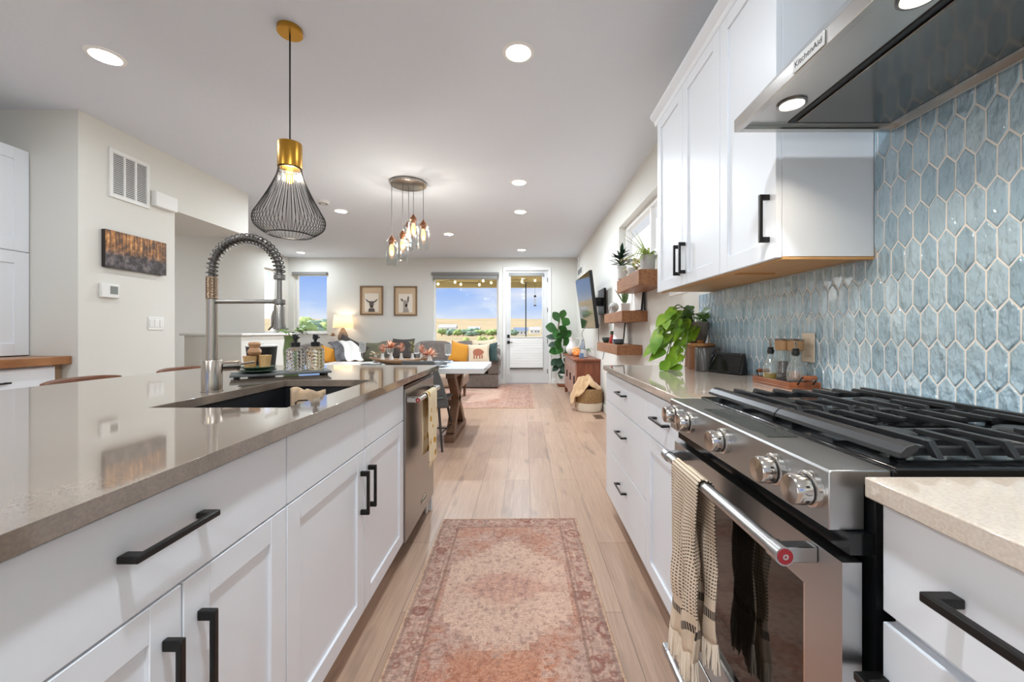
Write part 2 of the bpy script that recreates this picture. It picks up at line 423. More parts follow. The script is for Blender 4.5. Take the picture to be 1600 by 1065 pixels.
# ---------------------------------------------------------------- backsplash of long hexagon tiles
def m_tile():
    m = mat('glazed_tile', '9fbcc6', .05, spec=1.0, coat=1.0); t = NT(m)
    a = t.n('Attribute', attribute_name='shade')
    n = t.noise(t.obj((1, 1, 1)), 22, 3)
    f = t.m('ADD', t.m('MULTIPLY', a.outputs['Fac'], .55), t.m('MULTIPLY', n, .45))
    t.col(t.ramp(f, [(.2, '90acbc'), (.5, 'a0bbcb'), (.85, 'b2c9d6')]))
    t.bump(t.noise(t.obj((1, 1, .5)), 55, 2), 1.0, .013)
    return m
M_tile = m_tile()
TWD, THT, TSD = .0463, .126, .070
pk = (THT-TSD)/2; rowp = THT-pk; gr = .0044
YC0, YC1 = -.35, 2.60
ZUP = PZ(403, 711.9/549)
hoodz = H0+.535*XR
bs = struct('wall_backsplash', MB().box(XR-.006, XR-.0005, YC0, YC1, .917, ZUP).box(XR-.006, XR-.0005, YC0, 711.9/549-.01, ZUP, hoodz+.3), mat('grout', 'e9e4de', .9, nbump=(200, .2, .002)), smooth=False)
mb = MB(); mb.raw = True; lay = mb.bm.loops.layers.float_color.new('shade')
for r in range(-3, 9):
    zc = 1.145+r*rowp
    for k in range(-32, 40):
        yc = .982+k*TWD+(TWD/2 if r % 2 else 0)
        if yc < YC0+.03 or yc > YC1+TWD*.45: continue
        out = [(-TWD/2+gr/2, TSD/2-gr*.2), (0, THT/2-gr*.75), (TWD/2-gr/2, TSD/2-gr*.2), (TWD/2-gr/2, -TSD/2+gr*.2), (0, -THT/2+gr*.75), (-TWD/2+gr/2, -TSD/2+gr*.2)]
        yu = 711.9/549-.003; above = yc > yu+TWD*.4
        lim = ZUP-.002 if above else hoodz+.28
        ylim = YC1-.001 if above or zc+THT/2 < ZUP else (yu if zc > ZUP else YC1)
        if not above and zc <= ZUP < zc+THT/2 and yc+TWD/2 > yu: lim = ZUP-.002
        if zc-TSD/2 > lim or zc+TSD/2 < .92: continue
        ta, tb = random.gauss(0, .012), random.gauss(0, .012); sh = random.random(); hh = .0028
        def P(u, v, k_, h): 
            u *= k_[0]; v *= k_[1]
            return (XR-.0055-h-ta*u-tb*v, min(ylim, yc+u), max(.9185, min(lim, zc+v)))
        A = [mb.bm.verts.new(P(u, v, (1, 1), 0)) for u, v in out]
        B = [mb.bm.verts.new(P(u, v, (.97, .985), hh*.75)) for u, v in out]
        D = [mb.bm.verts.new(P(u, v, (.86, .93), hh)) for u, v in out]
        fs = []
        for i in range(6):
            j = (i+1) % 6
            fs += [mb.bm.faces.new((A[i], B[i], B[j], A[j])), mb.bm.faces.new((B[i], D[i], D[j], B[j]))]
        fs.append(mb.bm.faces.new(D))
        for f in fs:
            for l in f.loops: l[lay] = (sh, sh, sh, 1)
obj('tiles', mb, M_tile, bs, sharp=60)
# flip normals outward (face -X)
# ---------------------------------------------------------------- cabinets
def shaker(x, d, y0, y1, z0, z1, fw=.058, t=.019, rec=.008):
    """door slab whose face lies in the plane X=x and looks towards -d*X; d = +1 body on the +X side"""
    mb = MB(); X = sorted((x, x+d*t)); P_ = sorted((x+d*rec, x+d*t))
    mb.box(X[0], X[1], y0, y0+fw, z0, z1).box(X[0], X[1], y1-fw, y1, z0, z1)
    mb.box(X[0], X[1], y0+fw, y1-fw, z0, z0+fw).box(X[0], X[1], y0+fw, y1-fw, z1-fw, z1)
    mb.box(P_[0], P_[1], y0+fw-.002, y1-fw+.002, z0+fw-.002, z1-fw+.002)
    return mb
def slab(x, d, y0, y1, z0, z1, t=.019):
    return MB().box(x, x+d*t, y0, y1, z0, z1)
def pull(x, d, yc, zc, L, vert, out=.032, w=.011):
    """square bar pull on the face X=x, standing out towards -d*X"""
    mb = MB(); o = x-d*out
    for s in (-1, 1):
        if vert: mb.box(x-d*.0005, o+d*w*.5, yc-w*.5, yc+w*.5, zc+s*(L/2)-s*.018 if s > 0 else zc-L/2, zc+L/2 if s > 0 else zc-L/2+.018)
        else: mb.box(x-d*.0005, o+d*w*.5, yc+(L/2-.018 if s > 0 else -L/2), yc+(L/2 if s > 0 else -L/2+.018), zc-w*.5, zc+w*.5)
    if vert: mb.box(o, o+d*w*.9, yc-w*.5, yc+w*.5, zc-L/2, zc+L/2)
    else: mb.box(o, o+d*w*.9, yc-w*.5, yc+w*.5, zc-L/2, zc+L/2) if vert else mb.box(o, o+d*w*.9, yc-L/2, yc+L/2, zc-w*.5, zc+w*.5)
    return mb
G = .0022
ZB, ZDR, ZT = .115, .7025, .872
def base_body(t, x, d, y0, y1, xb, ztop=.884):
    f = x+d*.0205
    obj('body', MB().box(f, xb, y0+.0008, y1-.0008, ZB+.002, ztop), M_cab, t, smooth=False)
    obj('toe_kick', MB().box(x+d*.085, xb, y0+.0008, y1-.0008, 0.0, ZB+.001), M_cab, t, smooth=False)

XI = -.585      # island fronts
XIB = -1.19
# cabinet with drawer over two doors nearest the camera
ys = [.39, DX(285, XI), DX(448, XI), DX(569.5, XI), DX(630.7, XI)]
cA = thing('island_cabinet', 'white island cabinet nearest the camera with one wide drawer over two doors', 'cabinet', (XI-.3, (ys[0]+ys[2])/2, 0), 'white island cabinets')
base_body(cA, XI, -1, ys[0], ys[2], XIB)
o = obj('drawer', slab(XI, -1, ys[0]+G, ys[2]-G, ZDR+G, ZT), M_cab, cA, bevel=.0015)
obj('handle', pull(XI, -1, .655, PZ(831, DX(290, -.555)), .158, False), M_black, o, bevel=.002)
for a, b, hy in ((ys[0], ys[1], ys[1]-.035), (ys[1], ys[2], ys[1]+.035)):
    o = obj('door', shaker(XI, -1, a+G, b-G, ZB, ZDR-G), M_cab, cA, bevel=.0015)
    obj('handle', pull(XI, -1, hy, .553, .158, True), M_black, o, bevel=.002)
cB = thing('island_cabinet', 'white sink-base island cabinet with two doors below the black sink', 'cabinet', (XI-.3, (ys[2]+ys[4])/2, 0), 'white island cabinets')
base_body(cB, XI, -1, ys[2], ys[4], XIB, .66)
for a, b in ((ys[2], ys[3]), (ys[3], ys[4])): obj('false_drawer', slab(XI, -1, a+G, b-G, ZDR+G, ZT), M_cab, cB, bevel=.0015)
obj('front_rail', MB().box(XI-.0205, XI-.04, ys[2]+.001, ys[4]-.001, .66, .884), M_cab, cB, smooth=False)
for a, b, hy in ((ys[2], ys[3], ys[3]-.034), (ys[3], ys[4], ys[3]+.034)):
    o = obj('door', shaker(XI, -1, a+G, b-G, ZB, ZDR-G), M_cab, cB, bevel=.0015)
    obj('handle', pull(XI, -1, hy, .556, .155, True), M_black, o, bevel=.002)
YDW0, YDW1 = ys[4]+.003, DX(676.6, -.580)
YI1 = 2.575
# closing panel and back of the island
pn = thing('island_end_panel', 'white panels closing the back and far end of the kitchen island', 'panel', (-1.3, 1.5, 0))
obj('back_panel', MB().box(XIB-.0008, XIB-.02, .39, YI1, 0, .884), M_cab, pn, smooth=False)
obj('end_panel', MB().box(XI-.005, XIB-.0205, YDW1+.002, YI1, 0.0, .884), M_cab, pn, smooth=False)
obj('near_panel', MB().box(XI-.005, XIB-.0205, .36, .389, 0, .884), M_cab, pn, smooth=False)

# dishwasher
dw = thing('dishwasher', 'stainless steel dishwasher at the far end of the island', 'dishwasher', (XI-.3, (YDW0+YDW1)/2, 0))
obj('body', MB().box(XI-.022, XIB+.03, YDW0+.004, YDW1-.004, .1, .868), M_dark, dw, smooth=False)
obj('toe_kick', MB().box(XI-.09, XIB+.03, YDW0+.004, YDW1-.004, .012, .099), M_dark, dw, smooth=False)
M_steelw = mat('warm_steel', 'a09a95', .3, 1.0, nbump=(300, .06, .001, (1, .02, 1)))
dd = obj('door', MB().box(XI+.008, XI-.021, YDW0, YDW1, .108, .852), M_steelw, dw, bevel=.003)
obj('control_strip', MB().box(XI+.003, XI-.02, YDW0+.003, YDW1-.003, .853, .866), M_blackgloss, dw, smooth=False)
yh0, yh1, zh = DX(653, -.52), DX(685, -.52), .797
hb = obj('handle', MB().cyl((-.52, yh0, zh), (-.52, yh1, zh), .013).box(-.512, XI+.0085, yh0+.002, yh0+.036, zh-.013, zh+.013).box(-.512, XI+.0085, yh1-.036, yh1-.002, zh-.013, zh+.013), M_steel2, dw, bevel=.003)
M_red = mat('red_medallion', '9c1f2a', .35)
obj('medallion', MB().cyl((-.52, yh0-.0015, zh), (-.52, yh0+.001, zh), .0105), M_red, hb)
obj('medallion_ring', MB().cyl((-.52, yh0-.0022, zh), (-.52, yh0, zh), .004), M_steel2, hb)
def text(name, s, size, m, parent, M, ext=.0003):
    cu = bpy.data.curves.new(name, 'FONT'); cu.body = s; cu.size = size; cu.extrude = ext; cu.align_x = 'CENTER'; cu.align_y = 'CENTER'
    tmp = bpy.data.objects.new('tmp', cu); me = bpy.data.meshes.new_from_object(tmp); bpy.data.objects.remove(tmp); bpy.data.curves.remove(cu); me.name = name
    o = bpy.data.objects.new(name, me); C.objects.link(o); me.materials.clear(); me.materials.append(m); o.parent = parent
    o.matrix_local = Matrix.Translation(-ORG[parent.name]) @ M; ORG[o.name] = ORG[parent.name]
    return o
yb0, yb1 = DX(656.5, XI), DX(664, XI)
bdg = obj('badge', MB().box(XI+.0085, XI+.0105, yb0, yb1, .165, .19), M_steel2, dw, bevel=.001)
RX = Matrix.Rotation(pi/2, 4, 'X')
text('lettering', 'KitchenAid', .022, M_dark, bdg, Matrix.Translation((XI+.0108, (yb0+yb1)/2, .178)) @ Matrix.Rotation(pi/2, 4, 'Z') @ RX)
obj('foot', MB().cyl((XI-.03, YDW1-.03, .0), (XI-.03, YDW1-.03, .1), .012), mat('white_plastic', 'e9e7e2', .4), dw)

# island worktop with the sink opening
def m_quartz(name, a, b, c):
    m = mat(name, b, .06, spec=.75); t = NT(m)
    v = t.obj((1, 1, 1)); n = t.noise(v, 9, 5, .65); n2 = t.noise(v, 240, 2)
    col = t.ramp(n, [(.3, a), (.55, b), (.75, c)])
    t.bsdf.inputs['Coat Weight'].default_value = .5; t.bsdf.inputs['Coat Roughness'].default_value = .04
    t.col(t.mix(.12, col, t.ramp(n2, [(.35, '6f655c'), (.65, 'f4efe8')]), 'OVERLAY'))
    return m
M_quartz_i = m_quartz('greige_quartz', '7f7266', '887a6e', '918377')
M_quartz_r = m_quartz('cream_quartz', 'c6b8aa', 'cdc0b3', 'd5c9bd')
sx0, sx1, sy0, sy1 = -1.068, -.677, 1.143, 1.80
cx0, cx1, cy0, cy1 = -1.927, -.5556, -.6, 2.605
def slab_hole(o, h, z0, z1):
    mb = MB(); bm = mb.bm
    def ring(r, z): return [bm.verts.new(p+(z,)) for p in ((r[0], r[2]), (r[1], r[2]), (r[1], r[3]), (r[0], r[3]))]
    O0, O1, I0, I1 = ring(o, z0), ring(o, z1), ring(h, z0), ring(h, z1)
    for i in range(4):
        j = (i+1) % 4
        bm.faces.new((O1[i], O1[j], I1[j], I1[i])); bm.faces.new((O0[j], O0[i], I0[i], I0[j]))
        bm.faces.new((O0[i], O0[j], O1[j], O1[i])); bm.faces.new((I0[j], I0[i], I1[i], I1[j]))
    return mb
tag(obj('island_worktop', slab_hole((cx0, cx1, cy0, cy1), (sx0, sx1, sy0, sy1), .885, .915), M_quartz_i, bevel=.0015), 'polished greige quartz worktop on the kitchen island, cut out for the sink', 'worktop')
# sink
M_sink = mat('black_composite', '202124', .45, nbump=(400, .2, .0006))
sk = thing('sink', 'black undermount composite sink set into the island worktop', 'sink', ((sx0+sx1)/2, (sy0+sy1)/2, .67))
a, b, c_, d_ = sx0-.006, sx1+.006, sy0-.006, sy1+.006
mb = MB().box(a-.012, a, c_-.012, d_+.012, .676, .884).box(b, b+.012, c_-.012, d_+.012, .676, .884).box(a, b, c_-.012, c_, .676, .884).box(a, b, d_, d_+.012, .676, .884).box(a-.012, b+.012, c_-.012, d_+.012, .664, .676)
obj('basin', mb, M_sink, sk, bevel=.003)
obj('drain', MB().lathe([(.0, .6765), (.045, .6765), (.045, .679), (.03, .678)], ((sx0+sx1)/2, 1.45, 0), 24), M_steel2, sk)
# sponge caddy in the sink
sp = thing('sponge', 'tan fluted sponge in a black wire holder inside the sink', 'sponge', (-.87, 1.62, .83))
def spf(u, v):
    return Vector((-.925+.1*u, 1.60+.05*u+.012*sin(u*9), .79+.115*v-.018*u*v+.006*sin(u*14)*v))
obj('sponge_body', MB().surf(spf, 14, 6), mat('sponge_tan', 'd3b595', .9, nbump=(90, .6, .004)), sp, solid=.022)
obj('wire_holder', MB().tube([(-.895, 1.575, .78), (-.893, 1.572, .855), (-.88, 1.57, .862), (-.855, 1.58, .862), (-.845, 1.583, .855), (-.84, 1.585, .78), (-.84, 1.60, .679)], .0028, 6).tube([(-.895, 1.575, .78), (-.895, 1.60, .679)], .0028, 6), M_black, sp)

# ---------------------------------------------------------------- faucet
fx, fy = -1.133, 1.46
fc = thing('faucet', 'brushed steel spring-neck faucet standing behind the sink', 'faucet', (fx, fy, .915))
M_nick = mat('brushed_nickel', 'b5aca2', .24, 1.0); M_nickd = mat('dark_nickel', '9a9691', .3, 1.0)
obj('base', MB().lathe([(.033, .9155), (.033, .918), (.0315, .919), (.0315, 1.026), (.030, 1.028)], (fx, fy, 0), 32), M_nick, fc)
obj('stem', MB().lathe([(.0172, 1.0285), (.0172, 1.248)], (fx, fy, 0), 24), M_nick, fc)
kn = [(.0178, 1.2485)]
for i in range(14): kn += [(.0192, 1.251+i*.0055), (.0178, 1.254+i*.0055)]
kn.append((.0178, 1.329))
obj('knurled_grip', MB().lathe(kn, (fx, fy, 0), 24), mat('bronze_grip', '8f7a66', .35, .9), fc, sharp=20)
R_ = .1225; zc = 1.345; arc = [Vector((fx, fy, 1.329))]
for i in range(33):
    a = pi-pi*i/32; arc.append(Vector((fx+R_+R_*cos(a), fy, zc+R_*sin(a))))
arc.append(Vector((fx+2*R_, fy, 1.325)))
M_spr = mat('spring_steel', '6f6c69', .4, 1.0)
obj('hose', MB().tube(arc, .0105, 12), M_spr, fc)
L_ = [0]
for p, q in zip(arc, arc[1:]): L_.append(L_[-1]+(q-p).length)
def along(t):
    s = t*L_[-1]
    for i in range(len(arc)-1):
        if s <= L_[i+1] or i == len(arc)-2:
            k = (s-L_[i])/(L_[i+1]-L_[i]); return arc[i].lerp(arc[i+1], k), (arc[i+1]-arc[i]).normalized()
hel = []; turns = 27; N_ = turns*16
for i in range(N_+1):
    p, d = along(.012+.975*i/N_); side = Vector((0, 1, 0)); nr = side.cross(d); a = 2*pi*i/16
    hel.append(p+(side*cos(a)+nr*sin(a))*.0172)
obj('spring', MB().tube(hel, .0023, 6), M_spr, fc)
ex = fx+2*R_
obj('spring_collar', MB().lathe([(.0165, 1.318), (.0185, 1.32), (.0185, 1.334), (.0165, 1.336)], (ex, fy, 0), 20), M_nickd, fc)
obj('neck', MB().lathe([(.0085, 1.245), (.008, 1.318)], (ex, fy, 0), 14), M_nickd, fc)
obj('support_arm', MB().tube([(fx+.016, fy, 1.239), (ex-.012, fy, 1.239)], .0075, 12).lathe([(.015, 1.228), (.019, 1.23), (.019, 1.246), (.015, 1.248)], (ex, fy, 0), 20), M_nickd, fc)
sh = obj('spray_head', MB().lathe([(.014, 1.228), (.0175, 1.222), (.018, 1.16), (.021, 1.146), (.021, 1.14), (.015, 1.139)], (ex, fy, 0), 24), M_nickd, fc)
obj('trigger', MB().tube([(ex-.017, fy, 1.205), (ex-.024, fy, 1.185), (ex-.026, fy, 1.15), (ex-.04, fy, 1.137)], [.006, .006, .005, .003], 8), M_nickd, sh)
lv = Vector((.62, .78, 0)).normalized(); b0 = Vector((fx, fy, 1.003))
obj('lever_handle', MB().cyl(b0+lv*.028, b0+lv*.075, .0185, n=20).cyl(b0+lv*.0755, b0+lv*.083, .0205, n=20).tube([b0+lv*.08+Vector((0, 0, .004)), b0+lv*.135+Vector((0, 0, .010))], .0042, 8), M_nick, fc)

# ---------------------------------------------------------------- right-hand run
XF = .52; XW = XR-.002
yR = [1.308, DX(1008.9, XF), 2.575]
c1 = thing('drawer_cabinet', 'white base cabinet with three stacked drawers at the far end of the right worktop', 'cabinet', (.82, (yR[1]+yR[2])/2, 0), 'white base cabinets by the range')
base_body(c1, XF, 1, yR[1], yR[2], XW-.015)
for z0, z1, hz in ((ZB, .401, .30), (.4055, .694, .585), (.699, ZT, .80)):
    o = obj('drawer', slab(XF, 1, yR[1]+G, yR[2]-G, z0, z1), M_cab, c1, bevel=.0015)
    obj('handle', pull(XF, 1, (yR[1]+yR[2])/2-.02, hz, .158, False, w=.009), M_black, o, bevel=.002)
c2 = thing('base_cabinet', 'narrow white base cabinet with drawer and door beside the range', 'cabinet', (.82, (yR[0]+yR[1])/2, 0), 'white base cabinets by the range')
base_body(c2, XF, 1, yR[0], yR[1], XW-.015)
o = obj('drawer', slab(XF, 1, yR[0]+G, yR[1]-G, .699, ZT), M_cab, c2, bevel=.0015)
obj('handle', pull(XF, 1, (yR[0]+yR[1])/2, .79, .158, False, w=.009), M_black, o, bevel=.002)
obj('door', shaker(XF, 1, yR[0]+G, yR[1]-G, ZB, .694), M_cab, c2, bevel=.0015)
yN1 = .597; yN0 = -.2
c3 = thing('drawer_cabinet', 'white drawer cabinet in front of the range, cut off by the photo edge', 'cabinet', (.82, .25, 0), 'white base cabinets by the range')
base_body(c3, XF+.008, 1, yN0, yN1, XW-.015)
for z0, z1, hz in ((ZB, .401, .28), (.4055, .7035, .62), (.72, ZT+.004, .803)):
    o = obj('drawer', slab(XF+.008, 1, yN0+G, yN1-G, z0, z1), M_cab, c3, bevel=.0015)
    obj('handle', pull(XF+.008, 1, .405 if z0 > .7 else .5, hz, .19 if z0 > .7 else .2, False, .04, .0125), M_black, o, bevel=.002)
tag(obj('worktop', MB().box(.504, XW-.006, 1.3075, 2.597, .885, .915), M_quartz_r, bevel=.0025), 'cream quartz worktop under the pothos and the smart display', 'worktop')
tag(obj('worktop', MB().box(.504, XW-.006, -.2, .599, .885, .915), M_quartz_r, bevel=.0025), 'cream quartz worktop in front of the range, cut off by the photo edge', 'worktop')

# upper cabinet
yU0 = 711.9/549; XU = 393*yU0/F; yU1 = XU*F/207; XUC = XU+.0195
zc1 = 2.40
uc = thing('upper_cabinet', 'white upper cabinet with three tall shaker doors and crown moulding', 'cabinet', (.98, (yU0+yU1)/2, ZUP))
obj('body', MB().box(XUC+.001, XR-.0075, yU0, yU1, ZUP+.006, 2.44), M_cab, uc, smooth=False)
obj('underside', MB().box(XUC+.02, XR-.0075, yU0+.02, yU1-.02, ZUP+.0045, ZUP+.0055).box(XUC+.001, XUC+.02, yU0, yU1, ZUP-.004, ZUP+.0055).box(XUC+.02, XR-.0075, yU0, yU0+.018, ZUP-.004, ZUP+.0044).box(XUC+.02, XUC+.2, DX(1124, XU)-.02, DX(1124, XU)+.02, ZUP-.002, ZUP+.0044), mat('maple_ply', 'd0a068', .45, vary=('bf8b52', 4, (2, .3, 2))), uc, smooth=False)
dy = [yU0, DX(1124.5, XU), DX(1066, XU), yU1]
hs = [(dy[0]+.038, PZ(337, DX(1197, XU-.03)), .158), (dy[1]+(dy[2]-dy[1])-.038, ZUP+.135, .158), (dy[2]+.035, ZUP+.135, .158)]
for (a, b), h in zip(zip(dy, dy[1:]), hs):
    o = obj('door', shaker(XU, 1, a+G, b-G, ZUP+.002, zc1, fw=.06), M_cab, uc, bevel=.0015)
    obj('handle', pull(XU, 1, h[0], h[1], h[2], True, .034, .012), M_black, o, bevel=.002)
prof = [(XU-.002, 2.395), (XU-.008, 2.405), (XU-.010, 2.415), (XU-.030, 2.437), (XU-.034, 2.442), (XU-.034, 2.458), (XUC+.03, 2.458), (XUC+.03, 2.4405), (XUC+.0005, 2.4405), (XUC-.0005, 2.395)]
obj('crown_moulding', MB().prism(prof, 'y', yU0-.002, yU1+.03), M_cab, uc, smooth=False)

# ---------------------------------------------------------------- hood
hz_ = H0+.6046; hy1 = .6046*F/311; hx = 327*hy1/F; hy0 = hy1-.762
hd = thing('range_hood', 'stainless steel wall hood with lit underside above the range', 'range hood', (.85, (hy0+hy1)/2, hz_))
M_hood = mat('hood_steel', 'c6c3c0', .26, 1.0, nbump=(260, .05, .001, (1, .03, 1)))
M_hoodd = mat('hood_dark', '8a8784', .13, 1.0)
xb = XR-.012
hl = .036
mb = MB()
# shell: front lip, sides, sloped top
mb = MB()
mb.box(hx, hx+.018, hy0, hy1, hz_, hz_+hl).box(xb-.012, xb, hy0, hy1, hz_, hz_+hl).box(hx+.018, xb-.012, hy0, hy0+.02, hz_, hz_+hl).box(hx+.018, xb-.012, hy1-.02, hy1, hz_, hz_+hl)
mb.box(hx+.018, xb-.012, hy0+.02, hy1-.02, hz_+.012, hz_+hl)
mb.hexa([(hx, hy0, hz_+hl), (xb, hy0, hz_+hl), (xb, hy1, hz_+hl), (hx, hy1, hz_+hl)], [(xb-.28, (hy0+hy1)/2-.16, hz_+.26), (xb, (hy0+hy1)/2-.16, hz_+.26), (xb, (hy0+hy1)/2+.16, hz_+.26), (xb-.28, (hy0+hy1)/2+.16, hz_+.26)])
obj('canopy', mb, M_hood, hd, smooth=False, bevel=.0012)
obj('chimney', MB().box(xb-.275, xb, (hy0+hy1)/2-.155, (hy0+hy1)/2+.155, hz_+.2601, HC-.002), M_hood, hd, smooth=False)
fx0, fx1, fy0, fy1 = .775, 1.075, hy0+.045, hy1-.036
obj('filter_gap', MB().box(fx0, fx1, fy0, fy1, hz_+.0095, hz_+.0119), M_dark, hd, smooth=False)
obj('filter_panel', MB().box(fx0+.017, fx1-.012, fy0+.012, fy1-.016, hz_+.004, hz_+.0094), M_hoodd, hd, bevel=.002)
for Y in (1.09, .735):
    o = obj('light_ring', MB().lathe([(.036, hz_+.0119), (.036, hz_+.008), (.030, hz_+.007), (.029, hz_+.0119)], (.722, Y, 0), 28, cap0=False, cap1=False), M_hoodd, hd)
    obj('light_lens', MB().lathe([(.001, hz_+.009), (.0285, hz_+.009)], (.722, Y, 0), 24, cap1=False), mat('led_lens', 'ffffff', .4, emit='fff2df', estr=9), o)
    area('hood_lamp', (.722-.85, Y-(hy0+hy1)/2, .0065), .05, 1.6, (1, .88, .72), hd, spread=2.2)
yl0, yl1 = DX(1290, hx), DX(1241, hx)
bd = obj('badge', MB().box(hx-.0032, hx-.0002, yl0, yl1, hz_+.002, hz_+hl-.002), mat('badge_silver', 'b9b7b4', .35, .3), hd, bevel=.001)
text('lettering', 'KitchenAid', .0195, M_dark, bd, Matrix.Translation((hx-.0035, (yl0+yl1)/2, hz_+hl/2)) @ Matrix.Rotation(-pi/2, 4, 'Z') @ RX, .0002)

# ---------------------------------------------------------------- range
y0r, y1r = .607, 1.302; xp = .470; xd = .4826
rg = thing('gas_range', 'stainless steel slide-in gas range with five knobs below the hood', 'range', (.8, (y0r+y1r)/2, 0))
obj('body', MB().box(xd+.05, XW-.02, y0r+.004, y1r-.004, .03, .893), M_dark, rg, smooth=False)
obj('kick_panel', MB().box(xd+.03, xd+.049, y0r+.01, y1r-.01, .02, .085), M_dark, rg, smooth=False)
cp = obj('control_panel', MB().prism([(xp, .823), (xp, .912), (xp+.003, .9155), (.566, .9155), (.566, .894), (xp+.055, .894), (xp+.055, .823)], 'y', y0r+.016, y1r-.001), M_steel, rg, bevel=.0015)
obj('display', MB().box(.495, .556, .82, 1.115, .9156, .9166), mat('display_glass', '23241f', .16, spec=.6, vary=('3a3c36', 60)), cp, smooth=False)
obj('gap_strip', MB().box(xd+.012, xd+.05, y0r+.006, y1r-.004, .79, .8225), M_blackgloss, rg, smooth=False)
MK = Matrix.Rotation(-pi/2, 4, 'Y')
for i, (Y, z) in enumerate(((1.246, .874), (1.139, .874), (.946, .874), (.75, .874), (.658, .874))):
    M = Matrix.Translation((xp, Y, z)) @ MK
    kb = obj('knob', MB().lathe([(.023, .012), (.0245, .0125), (.0245, .036), (.022, .0395), (.001, .0405)], n=36, M=M, cap1=False), M_steel2, rg)
    obj('knob_skirt', MB().lathe([(.029, .0003), (.029, .010), (.0265, .0119), (.001, .0119)], n=36, M=M, cap1=False), M_steel2, kb)
    obj('knob_groove', MB().lathe([(.0250, .0122), (.0250, .0150)], n=36, M=M, cap0=False, cap1=False), M_dark, kb)
    mk = MB()
    for a in (.4, 1.0, 1.9, 2.6, 3.6, 4.6, 5.6): mk.box(-.0018, .0018, .0243, .0247, .020, .026, M=M @ Matrix.Rotation(a, 4, 'Z'))
    obj('knob_markings', mk, M_dark, kb, smooth=False)
# door
zd0, zd1 = .225, .779; gy0, gy1, gza, gzb = .695, 1.24, .305, .6975
mb = MB(); xq = xd+.03
mb.box(xd, xq, y0r+.006, gy0, zd0, zd1).box(xd, xq, gy1, y1r-.004, zd0, zd1).box(xd, xq, gy0, gy1, zd0, gza).box(xd, xq, gy0, gy1, gzb, zd1)
dr = obj('oven_door', mb, M_steel, rg, smooth=False)
obj('window_frame', MB().box(xd+.006, xd+.028, gy0, gy0+.012, gza, gzb).box(xd+.006, xd+.028, gy0+.012, gy1, gza, gza+.008).box(xd+.006, xd+.028, gy0+.012, gy1, gzb-.006, gzb), M_steel2, dr, smooth=False)
obj('window_pane', MB().box(xd+.012, xd+.028, gy0+.0125, gy1, gza+.0085, gzb-.0065), mat('oven_glass', '17130f', .05, spec=.7), dr, smooth=False)
xh, zhh = .426, .762; yh0, yh1 = .66, 1.215
hb = obj('handle', MB().cyl((xh, yh0+.02, zhh), (xh, yh1-.02, zhh), .0132, n=24).cyl((xh, yh0, zhh), (xh, yh0+.028, zhh), .0158, n=24).cyl((xh, yh1-.028, zhh), (xh, yh1, zhh), .0158, n=24), M_steel, dr)
for ya in (yh0+.003, yh1-.027): obj('handle_bracket', MB().box(xh+.006, xd-.0005, ya, ya+.024, zhh-.013, zhh+.013), M_steel, dr, bevel=.002)
obj('medallion', MB().cyl((xh, yh0-.0012, zhh), (xh, yh0+.001, zhh), .0128, n=24), M_red, dr)
obj('medallion_centre', MB().lathe([(.0022, 0), (.0022, .0008), (.0048, .0008), (.0048, 0)], n=20, M=Matrix.Translation((xh, yh0-.0013, zhh)) @ Matrix.Rotation(pi/2, 4, 'X'), cap0=False, cap1=False), M_steel2, dr)
dw2 = obj('drawer', MB().box(xd, xd+.045, y0r+.006, y1r-.004, .09, .215), M_steel, rg, bevel=.003)
obj('handle', MB().cyl((.43, .67, .168), (.43, 1.235, .168), .0115, n=20).box(.436, xd-.0005, .672, .70, .157, .179).box(.420, xd-.0005, 1.205, 1.236, .155, .181), M_steel, dw2, bevel=.003)
